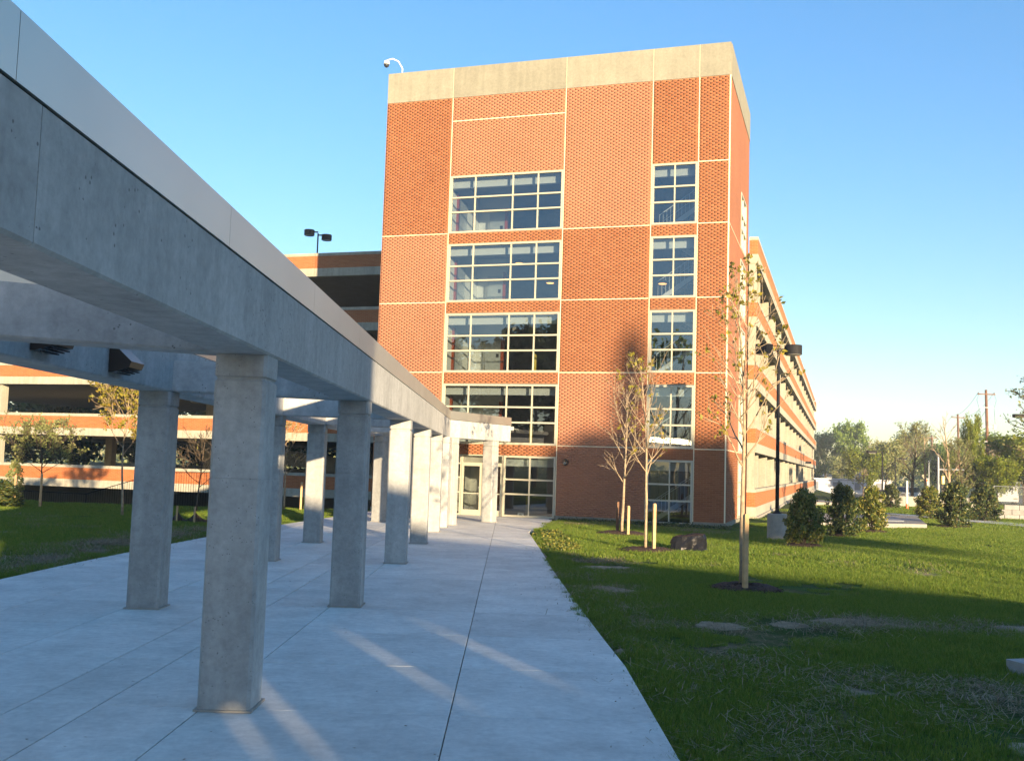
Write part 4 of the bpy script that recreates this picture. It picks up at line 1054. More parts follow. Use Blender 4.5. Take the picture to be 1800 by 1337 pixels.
# grass
GC = bpy.data.collections.new('grass_patches'); SC = bpy.data.collections.new('straw_patches')
def blade_patch(name, n, size, hmin, hmax, wd, mat, seed, lie=0.35):
    rs = np.random.RandomState(seed)
    # clumped positions
    nc = max(6, n // 22); cc = rs.uniform(-size / 2, size / 2, (nc, 2)); k = rs.randint(0, nc, n)
    P = np.where((rs.uniform(size=n) < .55)[:, None], cc[k] + rs.normal(0, .05 * size, (n, 2)), rs.uniform(-size / 2, size / 2, (n, 2)))
    h = rs.uniform(hmin, hmax, n) * np.where(rs.uniform(size=n) < .08, 1.5, 1); a = rs.uniform(0, 2 * np.pi, n); l = rs.normal(0, lie, (n, 2)) * h[:, None]
    w = wd * rs.uniform(.6, 1.3, n); dx = np.stack([np.cos(a), np.sin(a)], 1) * w[:, None] / 2
    z0 = np.zeros(n) - .01
    b0 = np.column_stack([P - dx, z0]); b1 = np.column_stack([P + dx, z0])
    m = P + l * .35; m0 = np.column_stack([m - dx * .8, h * .55]); m1 = np.column_stack([m + dx * .8, h * .55])
    t = P + l; t0 = np.column_stack([t - dx * .12, h]); t1 = np.column_stack([t + dx * .12, h])
    V = np.stack([b0, b1, m1, m0, t1, t0], 1).reshape(-1, 3)
    i = np.arange(n)[:, None] * 6
    F = np.concatenate([i + np.array([0, 1, 2, 3]), i + np.array([3, 2, 4, 5])], 0)
    return np_mesh(name, V, F, mat)
def straw_patch(name, n, size, seed):
    rs = np.random.RandomState(seed); P = rs.normal(0, size / 3.2, (n, 2)); a = rs.uniform(0, np.pi, n); L = rs.uniform(.04, .2, n); z = rs.uniform(.0, .055, n)
    d = np.stack([np.cos(a), np.sin(a)], 1) * L[:, None] / 2; nn = np.stack([-np.sin(a), np.cos(a)], 1) * 0.0035; tl = rs.normal(0, .02, n)
    V = np.stack([np.column_stack([P - d - nn, z - tl]), np.column_stack([P + d - nn, z + tl]), np.column_stack([P + d + nn, z + tl]), np.column_stack([P - d + nn, z - tl])], 1).reshape(-1, 3)
    return np_mesh(name, V, np.arange(n * 4).reshape(-1, 4), M['straw'])
def scatter(name, pts, rots, scales, col, label_kind='stuff'):
    me = bpy.data.meshes.new(name); me.from_pydata([tuple(p) for p in pts], [], []); me.update()
    for nm, arr, ty in (('rz', rots, 'FLOAT'), ('sc', scales, 'FLOAT')):
        at = me.attributes.new(nm, ty, 'POINT'); at.data.foreach_set('value', np.asarray(arr, np.float32))
    o = bpy.data.objects.new(name, me); COL.objects.link(o); o['kind'] = 'stuff'
    ng = bpy.data.node_groups.new(name + '_nodes', 'GeometryNodeTree')
    ng.interface.new_socket('Geometry', in_out='INPUT', socket_type='NodeSocketGeometry'); ng.interface.new_socket('Geometry', in_out='OUTPUT', socket_type='NodeSocketGeometry')
    gi = ng.nodes.new('NodeGroupInput'); go = ng.nodes.new('NodeGroupOutput')
    mp = ng.nodes.new('GeometryNodeMeshToPoints'); ip = ng.nodes.new('GeometryNodeInstanceOnPoints'); ci = ng.nodes.new('GeometryNodeCollectionInfo')
    ci.inputs['Collection'].default_value = col; ci.inputs['Separate Children'].default_value = True; ci.inputs['Reset Children'].default_value = True
    ip.inputs['Pick Instance'].default_value = True
    ar = ng.nodes.new('GeometryNodeInputNamedAttribute'); ar.data_type = 'FLOAT'; ar.inputs['Name'].default_value = 'rz'
    as_ = ng.nodes.new('GeometryNodeInputNamedAttribute'); as_.data_type = 'FLOAT'; as_.inputs['Name'].default_value = 'sc'
    cx = ng.nodes.new('ShaderNodeCombineXYZ')
    L = ng.links.new
    L(gi.outputs[0], mp.inputs[0]); L(mp.outputs[0], ip.inputs['Points']); L(ci.outputs[0], ip.inputs['Instance'])
    L(ar.outputs['Attribute'], cx.inputs[2]); L(cx.outputs[0], ip.inputs['Rotation']); L(as_.outputs['Attribute'], ip.inputs['Scale'])
    L(ip.outputs[0], go.inputs[0])
    md = o.modifiers.new('scatter', 'NODES'); md.node_group = ng
    return o
def colof(meshes, nm):
    c = bpy.data.collections.new(nm)
    for m in meshes: c.objects.link(bpy.data.objects.new(m.name, m))
    return c
near_c = colof([blade_patch('grass_near', 1300, 0.82, .03, .085, .007, M['grass'], s) for s in range(4)], 'near_patches')
mid_c = colof([blade_patch('grass_mid', 2400, 2.3, .035, .08, .016, M['grass'], s + 10) for s in range(3)], 'mid_patches')
far_c = colof([blade_patch('grass_far', 2200, 4.6, .04, .09, .034, M['grass'], s + 20) for s in range(3)], 'far_patches')
straw_c = colof([straw_patch('straw_near', 170, 1.1, s + 5) for s in range(3)], 'straw_patches')
def on_lawn(x, y, pad=0.0):
    if y < 52 and interp(LEFT, y) - pad < x < interp(RIGHT, y) + pad: return False
    u, n = loc_un(x, y)
    if n > -0.15 - pad and u < 0.15 + pad and n < 160 and u > -17.3: return False
    if n > 9.5 - pad and u < 0.7 + pad: return False
    return True
def fill(cell, y0, y1, xr, seed, pad):
    rs = np.random.RandomState(seed); P = []
    for yy in np.arange(y0, y1, cell):
        xa, xb = xr(yy + cell)
        for xx in np.arange(xa, xb, cell):
            x = xx + rs.uniform(-.25, .25) * cell; y = yy + rs.uniform(-.25, .25) * cell
            if on_lawn(x, y, pad): P.append((x, y, tz(x, y)))
    return P, rs
def lushness(x, y):
    v = (math.sin(x * .9 + 1.3 * math.sin(y * .5)) + math.sin(y * 1.1 + 1.7 * math.sin(x * .37 + 2)) + .7 * math.sin(x * 2.3 - y * 1.9)) / 2.7
    return v
BARE = [(5.7, 17.4, .55), (6.6, 17.1, .45), (8.6, 17.4, .5), (2.5, 25.5, .7), (1.9, 14.2, .35), (2.2, 18.4, .4), (3.9, 12.1, .4), (3.4, 16.5, .4), (10.5, 26.5, .6), (2.1, 20.6, .5), (1.75, 22.5, .35), (5.0, 9.6, .35), (4.6, 16.9, .3), (-10.4, 24, .6), (-10.8, 28, .7), (-10.2, 31.5, .6), (-9.9, 21, .4), (-15, 31, .6), (-10.3, 26, .6), (-10.9, 33, .7), (-10.1, 22.5, .45), (-11.2, 30, .5)]
def thin(P, rs, lo=.62, hi=1.2):
    out = []; sc = []
    for p in P:
        if any(math.hypot(p[0] - a, (p[1] - b) * .75) < r_ + rs.uniform(-.1, .1) for a, b, r_ in BARE): continue
        v = lushness(p[0], p[1])
        if v < -.45 and rs.uniform() < .55: continue
        out.append(p); sc.append((lo + (hi - lo) * min(1, max(0, (v + .8) / 1.6))) * rs.uniform(.9, 1.1))
    return out, sc
xr_r = lambda y: (0.6, 0.53 * y + 2.5)
xr_l = lambda y: (-0.56 * y - 2.5, -6.0)
P, rs = fill(0.55, 5, 27, xr_r, 1, 0.40); P2, _ = fill(0.6, 13, 27, xr_l, 2, 0.42); P += P2
P, sc = thin(P, rs)
scatter('grass', P, rs.uniform(0, 6.28, len(P)), sc, near_c)
# strip hugging the paving edges
strip_c = colof([blade_patch('grass_strip', 420, 0.42, .03, .085, .007, M['grass'], s + 40) for s in range(3)], 'strip_patches')
P = []
for y in np.arange(5, 46, 0.25):
    for q in (0.17, 0.42):
        if q < .3 and (y > 12) and rs.uniform() < .45: continue
        x = interp(RIGHT, y) + q + rs.uniform(-.06, .06); P.append((x, y, tz(x, y) + 0.01))
        if y > 14: x = interp(LEFT, y) - q; P.append((x, y, tz(x, y) + 0.01))
scatter('grass', P, rs.uniform(0, 6.28, len(P)), rs.uniform(.85, 1.15, len(P)), strip_c)
P, rs = fill(1.3, 27, 50, xr_r, 3, 1.0); P2, _ = fill(1.3, 27, 50, xr_l, 4, 1.0); P += P2
P, sc = thin(P, rs, .8, 1.15)
P3, _ = fill(0.8, 27, 47, lambda y: (0.9, 4.5), 33, 0.35)
scatter('grass', P, rs.uniform(0, 6.28, len(P)), sc, mid_c)
scatter('grass', P3, rs.uniform(0, 6.28, len(P3)), rs.uniform(.5, .7, len(P3)), near_c)
P, rs = fill(3.4, 50, 100, lambda y: (0.15 * y, 0.55 * y + 4), 5, 2.0)
scatter('grass', P, rs.uniform(0, 6.28, len(P)), rs.uniform(.9, 1.1, len(P)), far_c)
# straw: bands where the photograph shows dead thatch
rs = np.random.RandomState(9); P = []
def sband(pts, n, sp):
    for k in range(n):
        t = rs.uniform(0, len(pts) - 1.001); i = int(t); q = t - i
        x = pts[i][0] * (1 - q) + pts[i + 1][0] * q + rs.normal(0, sp); y = pts[i][1] * (1 - q) + pts[i + 1][1] * q + rs.normal(0, sp * 1.5)
        if on_lawn(x, y, 0.3): P.append((x, y, tz(x, y) + 0.02))
sband([(2.2, 16.6), (4.0, 16.4), (5.6, 17.0), (8, 17.0), (10, 16.6)], 26, .35)
sband([(2.0, 12.0), (3.4, 12.4), (5.2, 12.2), (6.4, 11.8)], 26, .55)
sband([(2.2, 10.0), (3.6, 9.6), (4.8, 9.8)], 8, .6)
sband([(2.0, 20.0), (2.5, 25.0), (2.2, 29.0)], 16, .4)
sband([(-10.0, 20.5), (-10.4, 24.0), (-10.6, 27.5), (-10.3, 31), (-9.9, 34.5)], 170, .55)
sband([(-14, 30), (-18, 36), (-20, 40)], 14, 1.2)
sband([(8, 25), (12, 28), (6, 29)], 8, 1.5)
sband([(1.85, 8), (1.9, 13), (1.7, 18), (1.5, 24), (1.4, 30)], 34, .12)
sband([(5.7, 17.4), (6.6, 17.1), (8.6, 17.4)], 8, .25)
sband([(2.5, 25.5), (1.9, 14.2), (2.2, 18.4)], 8, .3)
scatter('straw', P, rs.uniform(0, 6.28, len(P)), rs.uniform(.6, 1.4, len(P)), straw_c)
P = []; sband([(2.4, 44.0), (5.0, 43.0), (8.5, 42)], 20, .6)
scatter('straw', P, rs.uniform(0, 6.28, len(P)), rs.uniform(1.0, 1.8, len(P)), straw_c)

mbs = MB(); rs = np.random.RandomState(14)
for a_, b_, r_ in BARE:
    k = 18; ring = []; ring2 = []
    for j in range(k):
        an = 2 * math.pi * j / k; q = r_ * (1 + rs.uniform(-.28, .2)); x = a_ + math.cos(an) * q * 1.25; y = b_ + math.sin(an) * q
        ring.append((x, y, tz(x, y) - .03)); x2 = a_ + math.cos(an) * q * .95; y2 = b_ + math.sin(an) * q * .75; ring2.append((x2, y2, tz(x2, y2) + .016 + rs.uniform(0, .008)))
    mbs.stack([ring, ring2])
o = mbs.build('bare_soil', M['bare']); o['kind'] = 'stuff'
# ground cover at the path corner and along the tower foot
def cover(name, quad, n, sz, hz_, mat, lab, seed, rr=.0):
    rs = np.random.RandomState(seed); a, b = rs.uniform(0, 1, (2, n)); q = [np.array(p, float) for p in quad]
    P = (q[0][None] * ((1 - a) * (1 - b))[:, None] + q[1][None] * (a * (1 - b))[:, None] + q[2][None] * (a * b)[:, None] + q[3][None] * ((1 - a) * b)[:, None])
    z = terrain(P[:, 0], P[:, 1]) + np.abs(rs.normal(0, 1, n)) * hz_ * .5 + .01
    V, F = leaves_np(np.column_stack([P, z]), None, sz, 1, 0.0, seed, 1.6)
    o = place(name, np_mesh(name, V, F, M[mat])); tag(o, lab, None, None, 'stuff')
cover('ground_cover', [(0.85, 37.4), (1.9, 38.6), (2.3, 31.0), (1.05, 29.6)], 6500, .06, .10, 'leaf_holly', 'dark ground cover at the paving corner', 71)
cover('ground_cover', [tuple(W(-7.3, -1.0)[:2]), tuple(W(.3, -1.3)[:2]), tuple(W(.3, -.08)[:2]), tuple(W(-7.3, -.08)[:2])], 9000, .07, .10, 'leaf_holly_dark', 'dark ground cover along the tower foot', 72)

# ------------------------------------------------------------------ far right: pads, path, walls
def pad(name, poly, z0, z1, mat, **kw):
    o = MB().prism(poly, z0, z1).build(name, M[mat]); tag(o, **kw); return o
pad('concrete_pad', [(14.5, 49.5), (20.6, 50.8), (24.3, 61.5), (17.0, 61.5)], -.3, .14, 'pad', label='large flat concrete utility pad on the lawn behind the holly shrubs', cat='concrete pad')
pad('vault_hatch', [(17.5, 52.5), (20.4, 53.2), (21.6, 57.5), (18.4, 57.5)], .142, .18, 'roof_grey', label='grey metal hatch plate set on the concrete pad', cat='hatch')
pad('concrete_pad', [(22, 84), (28, 84), (28, 92), (22, 92)], -.5, .18, 'pad', label='distant low concrete pad beyond the lawn by the garage side', cat='concrete pad')
pad('path', [(27.5, 54.5), (34, 50), (36, 52), (29.0, 58.5), (25.5, 68), (24.2, 68)], -.3, .02, 'walk', kind='structure')
MB().prism([(27, 128), (140, 128), (140, 150), (27, 150)], -1.2, -.62).build('road', M['asphalt'])['kind'] = 'structure'
pad('parking_lot', [(24, 150.5), (120, 150.5), (120, 200), (24, 200)], -2, -1.0, 'asphalt', kind='structure')
wall = root('low_wall', 'low pale concrete wall far across the lawn', 'wall', (35, 87, tz(35, 87)))
for k in range(4): MB().box(-4.2 + k * 2.4, -1.82 + k * 2.4, -.15, .15, -.3, .85).build('wall_panel', M['pad'], wall)
for k in range(4): MB().tube([(-4.0 + k * 2.6, -.25, 0), (-4.0 + k * 2.6, -.25, 1.1)], .03, 5).build('post', M['black_metal'], wall)
fw = root('stone_wall', 'stepped rock-faced block wall with a chain-link fence at the right edge', 'wall', (32.5, 66, tz(32.5, 66)), -0.35)
rnd = random.Random(5)
bm_ = []
for k in range(3):
    bm_.append(MB().box(0, .86, -.2 + k * .02, .2, 0, .30, .02).mesh('block', M['stone']))
for row in range(3):
    for k in range(9):
        if row == 2 and k < 1: continue
        place('block', bm_[rnd.randrange(3)], fw, (-1.6 + k * .88 + (.44 if row % 2 else 0), rnd.uniform(-.015, .015) + .02 * row, row * .31))
for k in range(4): MB().tube([(-1.3 + 2 * k, .05, .9), (-1.3 + 2 * k, .05, 2.1)], .035, 6).build('fence_post', M['grey_metal'], fw)
mb = MB(); mb.tube([(-1.3, .05, 2.1), (5.2, .05, 2.1)], .02, 5)
for k in range(70):
    x = -1.3 + k * .095
    mb.tube([(x, .05, .95), (x + .5, .05, 2.08)], .004, 3); mb.tube([(x + .5, .056, .95), (x, .056, 2.08)], .004, 3)
o = mb.build('chain_link', M['grey_metal'], fw); o['kind'] = 'stuff'

# trailer, house, vehicles
tr = root('site_trailer', 'long white site trailer with shuttered windows beyond the lawn', 'trailer', (63, 196, -1.5), -.1)
MB().box(-8, 9.5, 0, 5, .35, 3.0).build('body', M['white_siding'], tr)
MB().box(-8, 9.5, .1, 4.9, 0, .34).build('skirt', M['roof_dark'], tr)
MB().box(-8.2, 9.7, -.15, 5.15, 3.01, 3.2).build('roof', M['roof_dark'], tr)
MB().box(-8.2, 9.7, -.17, -.151, 3.06, 3.3).build('roof_edge', M['white_siding'], tr)
for x in (-4.6, -.8, 3.2, 7.2):
    o = MB().box(x - .55, x + .55, -.06, -.002, 1.2, 2.6).build('window', M['shutter'], tr)
    MB().ring(x - .65, x + .65, 1.1, 2.7, .09, -.08, -.004).build('frame', M['white_siding'], o)
hs = root('far_house', 'small far house with a grey gabled roof above the trailer', 'house', (76, 232, -1.5), -.05)
MB().box(-5, 5, 0, 7, 0, 3.6).build('wall', M['white_siding'], hs)
MB().stack([[(-5.6, -.5, 3.6), (5.6, -.5, 3.6), (5.6, 7.5, 3.6), (-5.6, 7.5, 3.6)], [(-3.0, 3.4, 5.6), (3.0, 3.4, 5.6), (3.0, 3.6, 5.6), (-3.0, 3.6, 5.6)]]).build('roof', M['roof_grey'], hs)
for x in (-2.6, 2.2): MB().box(x - .6, x + .6, -.04, -.002, 1.2, 2.6).build('window', M['shutter'], hs)
def car(x, y, z, rz, label, cat, mat, van=False):
    r = root('parked_car', label, cat, (x, y, z), rz)
    L, Wd, H = (5.6, 2.0, 2.5) if van else (4.4, 1.75, 1.45)
    b = 0.9 if not van else 1.2
    prof = [(-L / 2, .35), (L / 2, .35), (L / 2, b * .85), (L / 2 - .15, b), (-L / 2 + .1, b), (-L / 2, b * .8)]
    MB().stack([[(p, -Wd / 2, q) for p, q in prof], [(p, Wd / 2, q) for p, q in prof]]).build('body', mat, r)
    if van: cp = [(-L / 2 + .1, b), (L / 2 - 1.3, b), (L / 2 - 1.9, H), (-L / 2 + .15, H)]
    else: cp = [(-L / 2 + .3, b), (L / 2 - 1.2, b), (L / 2 - 1.9, H), (-L / 2 + .9, H)]
    MB().stack([[(p, -Wd / 2 + .08, q) for p, q in cp], [(p, Wd / 2 - .08, q) for p, q in cp]]).build('cabin', M['car_glass'] if not van else mat, r)
    MB().box(cp[3][0] + .1, cp[2][0] - .1, -Wd / 2 + .1, Wd / 2 - .1, H + .001, H + .05).build('roof', mat, r)
    if van: MB().box(-L / 2 + .5, L / 2 - 1.6, -Wd / 2 + .05, -Wd / 2 + .078, 1.35, 2.1).build('window', M['car_glass'], r)
    for sx in (-1, 1):
        for sy in (-1, 1):
            MB().stack([[(sx * L * .31 + math.cos(a) * .33, sy * (Wd / 2 - .2) + d, .33 + math.sin(a) * .33) for a in [k * math.pi / 7 for k in range(14)]] for d in (-.11, .11)]).build('wheel', M['tyre'], r)
        MB().box(sx * L / 2 - .02, sx * L / 2 + .02, -Wd / 2 + .1, -Wd / 2 + .5, .6, .75).build('headlight', M['lamp_lens'], r)
car(54.5, 113, tz(54.5, 113), 1.2, 'white van beyond the right-hand fence under the trees', 'van', M['car_white'], True)
car(46, 118, tz(46, 118), .6, 'pale car seen just left of the right-hand shrub trio', 'car', M['car_white'])
car(60, 108, tz(60, 108), 1.4, 'dark car beside the white van behind the fence', 'car', M['car_blue'])
car(55.0, 150, -1.0, .3, 'dark blue car far off, left of the red signal light', 'car', M['car_blue'])

# utility poles and wires
def upole(x, y, H, label, full=True):
    r = root('utility_pole', label, 'utility pole', (x, y, tz(x, y)), 0.0, 'wooden utility poles')
    MB().tube([(0.25, 0, 0), (0.12, 0, H * .5), (0, 0, H)], [.2, .165, .13], 10).build('post', M['pole_wood'], r, smooth=True)
    MB().box(-.95, .95, -.16, -.06 - .02, H - .55, H - .43).build('crossarm', M['pole_wood'], r)
    for s in (-.85, .85): MB().lathe([(.05, 0), (.08, .06), (.04, .18)], (s, -.12, H - .43), 8).build('insulator', M['grey_metal'], r)
    if full:
        for s in (-1, 1):
            MB().lathe([(.14, 0), (.16, .05), (.16, .42), (.08, .5)], (s * .82, -.1, H - 4.2), 10).build('transformer', M['white_plastic'], r)
            MB().box(min(s * .15, s * .7), max(s * .15, s * .7), -.13, -.07, H - 4.0, H - 3.93).build('bracket', M['grey_metal'], r)
            MB().tube([(s * .8, -.12, H - .4), (s * 1.05, -.12, H - 1.1), (s * .8, -.12, H - 2.0), (s * .9, -.12, H - 3.7)], .014, 4).build('drop_wire', M['black_metal'], r)
            MB().tube([(s * .85, -.1, H - 4.3), (s * .95, -.1, H - 5.4), (s * .8, -.1, H - 6.6), (s * .12, -.1, H - 7.4)], .02, 4).build('drop_wire', M['black_metal'], r)
        MB().box(-.8, .8, -.14, -.08, H - 1.95, H - 1.88).build('bracket', M['grey_metal'], r)
        MB().box(-.95, .95, -.14, -.08, H - 5.6, H - 5.53).build('bracket', M['grey_metal'], r)
    else:
        for s in (-1, 1):
            MB().lathe([(.05, 0), (.14, .1), (.06, .3)], (s * .8, -.1, H - 4.6), 8).build('insulator', M['black_metal'], r)
            MB().tube([(s * .8, -.1, H - 4.6), (s * 1.1, -.1, H - 5.6), (s * .1, -.1, H - 6.2)], .02, 4).build('drop_wire', M['black_metal'], r)
        MB().box(-.8, .8, -.13, -.08, H - 4.66, H - 4.58).build('bracket', M['grey_metal'], r)
PO = [(51.0, 110.0, 12.2), (63.2, 145.0, 12.3), (78.0, 190.0, 11.8)]
upole(*PO[0], 'tallest wooden utility pole, with crossarm and pale transformers, nearest the right edge')
upole(*PO[1], 'dark wooden utility pole second from the right, without transformers', False)
upole(*PO[2], 'farthest thin wooden utility pole, behind the bare tree', False)
def wire(a, b, sag, label, r_=.018):
    a = Vector(a); b = Vector(b); n = 14
    pts = [a.lerp(b, i / n) - Vector((0, 0, sag * 4 * (i / n) * (1 - i / n))) for i in range(n + 1)]
    o = MB().tube([p - a for p in pts], r_, 4).build('power_line', M['black_metal'], loc=a[:]); tag(o, label, 'power line', 'power lines between the poles'); return o
def pz(i, d): return PO[i][2] + tz(PO[i][0], PO[i][1]) - d
for i in (0, 1):
    for s, w_ in ((-.85, 'left'), (.85, 'right')):
        wire((PO[i][0] + s, PO[i][1] - .1, pz(i, .25)), (PO[i + 1][0] + s, PO[i + 1][1] - .1, pz(i + 1, .25)), .7, f'upper power line on the {w_} crossarm tip between the ' + ('nearest and second' if i == 0 else 'second and farthest') + ' utility poles')
    wire((PO[i][0], PO[i][1] - .2, pz(i, 2.0)), (PO[i + 1][0], PO[i + 1][1] - .2, pz(i + 1, 2.4)), .9, 'middle power line between the ' + ('nearest and second' if i == 0 else 'second and farthest') + ' utility poles')
wire((PO[1][0], PO[1][1], pz(1, 7.0)), (75, 95, 7.5), .5, 'upper of two long thin lines crossing behind the tallest utility pole')
wire((PO[1][0], PO[1][1], pz(1, 8.0)), (75, 96, 6.6), .5, 'lower of two long thin lines crossing behind the tallest utility pole')
# street lights and signals
def street_light(x, y, H, label, arm=-1.0):
    r = root('street_light', label, 'street light', (x, y, tz(x, y)), 0)
    MB().lathe([(.10, 0), (.065, H)], k=8).build('pole', M['black_metal'], r)
    MB().box(min(0, arm * .6), max(0, arm * .6), -.04, .04, H - .1, H - .03).build('arm', M['black_metal'], r)
    h = MB().box(min(arm * .6, arm * 1.5), max(arm * .6, arm * 1.5), -.22, .22, H - .2, H + .06).build('lamp_head', M['black_metal'], r)
    MB().box(min(arm * .7, arm * 1.4), max(arm * .7, arm * 1.4), -.18, .18, H - .225, H - .202).build('lens', M['lamp_lens'], h)
street_light(36.6, 101, 4.9, 'black single-head street light standing left of the budding grey-green tree')
street_light(52.5, 140, 5.6, 'farther small street light just right of the first one', 1.0)
street_light(40.0, 78.5, 7.5, 'street light whose dark square head juts in at the right edge of the picture')
sg = root('signal_mast', 'grey traffic signal mast with a long arm reaching right', 'traffic signal', (57.5, 138, tz(57.5, 138)))
MB().lathe([(.2, 0), (.14, 6.3)], k=10).build('pole', M['grey_metal'], sg)
MB().tube([(0, 0, 4.2), (6.5, .5, 4.3)], [.12, .07], 8).build('arm', M['grey_metal'], sg)
for x in (0.45,):
    h = MB().box(x - .2, x + .2, -.55, -.25, 2.3, 3.4).build('signal_head', M['yellow_paint'], sg)
    MB().box(x - .12, x + .12, -.57, -.551, 2.4, 3.3).build('visor_plate', M['dark_plastic'], h)
sg2 = root('signal_post', 'slim grey signal post showing a red light', 'traffic signal', (54.6, 134, tz(54.6, 134)))
MB().lathe([(.11, 0), (.09, 5.2)], k=8).build('pole', M['grey_metal'], sg2)
MB().box(-.55, -.15, -.4, -.1, 1.9, 2.9).build('signal_head', M['dark_plastic'], sg2)
MB().stack([[(-.35 + math.cos(a) * .13, d, 2.65 + math.sin(a) * .13) for a in [k * math.pi / 5 for k in range(10)]] for d in (-.42, -.401)]).build('red_lens', M['red_glow'], sg2)
for x, y, lab in ((30.9, 80, 'orange and white marker post left of the low concrete wall'), (46.5, 100, 'orange traffic barrel beyond the low concrete wall')):
    r = root('traffic_marker', lab, 'traffic marker', (x, y, tz(x, y)))
    hh = 2.2 if x < 40 else 1.0
    MB().lathe([(.2, 0), (.17, .05), (.11, .12), (.09, .45)], k=10).build('body', M['orange'], r)
    MB().lathe([(.085, .451), (.08, hh)], k=10).build('sleeve', M['white_plastic'], r)
# wall pack light and dome camera on the long garage side
r = root('wall_pack_light', 'black box light projecting from the long garage side', 'wall light', W(GS + .031, 88, 3.75)[:], TH)
MB().box(0, .7, -.25, .25, 0, .28).build('housing', M['black_metal'], r); MB().box(.1, .6, -.2, .2, -.03, -.001).build('lens', M['lamp_lens'], r)
r = root('dome_camera', 'tiny white dome camera on an arm high on the far garage side', 'camera', W(GS + .031, 128, 14.3)[:], TH)
MB().tube([(0, 0, 0), (.9, 0, .1)], .05, 6).build('arm', M['white_plastic'], r); MB().lathe([(.05, .15), (.22, .08), (.2, -.15), (.08, -.28)], (.95, 0, 0), 12).build('dome', M['white_plastic'], r, smooth=True)

# ------------------------------------------------------------------ background trees
def far_tree_mesh(seed, H, spread, leafm, n, lsize, bark='bark_dark', fork=.25, nb=14, jit=.5, up=.75, sub=(4, 3), keep=1.0, minr=.02):
    return tree_meshes(seed, H, H * .022, fork, spread, nb, sub, leafm, lsize, n, jit, M[bark], up=up, k=4, minr=minr, keep=keep, top=.92)
FT = {
 'pale': far_tree_mesh(51, 10, 3.6, M['leaf_pale'], 11, .30, jit=.42),
 'green': far_tree_mesh(52, 10, 3.7, M['leaf_green'], 12, .32, jit=.40),
 'lime': far_tree_mesh(53, 8, 3.6, M['leaf_lime'], 15, .28, jit=.42),
 'tan': far_tree_mesh(54, 8, 3.4, M['leaf_tan'], 10, .26, jit=.42),
 'dark': far_tree_mesh(55, 9, 3.2, M['leaf_dark'], 14, .32, jit=.45),
 'bud': far_tree_mesh(56, 8, 1.8, M['leaf_pale'], 3, .10, jit=.12, up=.55, sub=(5, 3), nb=17, minr=.013),
 'bare': far_tree_mesh(57, 9, 2.0, M['leaf_tan'], 0, .1, up=.6, sub=(3,), nb=10, minr=.014, bark='bark_young'),
}
def ftree(kind, x, y, s, label, sz=None, rz=None, z=None):
    w_, c_ = FT[kind]
    put_tree(w_, c_, label, 'tree', (x, y, tz(x, y) if z is None else z), rz if rz is not None else x * 1.7, s, 'trees beyond the lawn', {'bare': 'bare_tree'}.get(kind, 'leafy_tree'), sz)
ftree('pale', 69, 225, .95, 'pale green tree directly right of the far end of the garage', 1.18)
ftree('green', 71.5, 215, .85, 'brighter green round tree standing above the trailer', 1.32)
ftree('tan', 78.5, 222, .8, 'tan blossoming tree right of the bright green tree above the trailer', 1.05)
ftree('dark', 72, 236, .62, 'dark green tree low behind the trailer roof, under the bright green one')
ftree('bud', 41.9, 107, 1.05, 'large budding grey-green tree in the gap right of the black street light')
ftree('bud', 36.5, 83, .72, 'small slim budding tree in front of the low concrete wall', .72)
ftree('bare', 39.3, 92, .98, 'tall bare tree left of the second utility pole')
ftree('bare', 44.5, 110, .85, 'shorter bare tree just left of the tall bare one', .95, 2.2)
ftree('lime', 42.4, 94, .2, 'slender lime sapling right of the tall bare tree', .82)
far_specs = [('lime', 55, 160, .75), ('pale', 62, 170, .85), ('tan', 93, 205, 1.1), ('tan', 101, 212, 1.25), ('dark', 74, 175, .8), ('lime', 66, 150, .72), ('green', 80, 190, .9), ('dark', 96, 195, .85), ('pale', 118, 215, 1.2), ('tan', 88, 240, 1.3), ('pale', 98, 250, 1.35), ('green', 110, 240, 1.3), ('pale', 66, 205, .7)]
labs = ['lime tree low between the budding tree and the signal post', 'pale tree behind the base of the budding tree', 'tan blossoming tree behind the second utility pole', 'taller tan tree between the two right-hand utility poles', 'dark tree low behind the signal mast arm', 'lime bush-like tree behind the signal mast', 'green tree left of the second utility pole, low', 'dark tree behind the base of the tallest utility pole', 'pale green tree far right behind the lime crown', 'far tan tree above the left part of the road', 'far pale tree in the gap left of the tallest pole', 'blue-green far tree just right of the tallest pole top', 'small pale tree right of the trailer end']
for (k, x, y, s), lab in zip(far_specs, labs): ftree(k, x, y, s, lab)
ftree('lime', 51.5, 103, .95, 'bright lime tree filling the right edge above the fence', .68)
ftree('lime', 43.6, 92, .42, 'lime tree left of the right-edge lime tree, behind the tallest pole foot', .45)
ftree('dark', 46.0, 98, .62, 'dark tree between the lime trees at the right edge', .42)
ftree('lime', 50.5, 96, .9, 'second bright lime tree cut off by the right edge', .72, 2.0)
ftree('bud', 32.2, 60.5, 1.3, 'big leafing tree whose branches reach in at the upper right edge', 1.12)
# trees seen through the garage openings
bt = [('dark', 'dark', 'dark', 'dark', 'dark', 'dark', 'dark', 'dark'), ('seen through the garage openings')]
xs_ = [-75, -66, -58, -50, -43, -36, -29, -22]
wh = ['leftmost', 'second from left', 'third from left', 'fourth from left', 'fourth from right', 'third from right', 'second from right', 'rightmost']
for i, x in enumerate(xs_):
    ftree(bt[0][i], x, 118 + (i % 3) * 5, 1.5, f'tree behind the garage, {wh[i]} of the row showing through the open decks', 1.2)
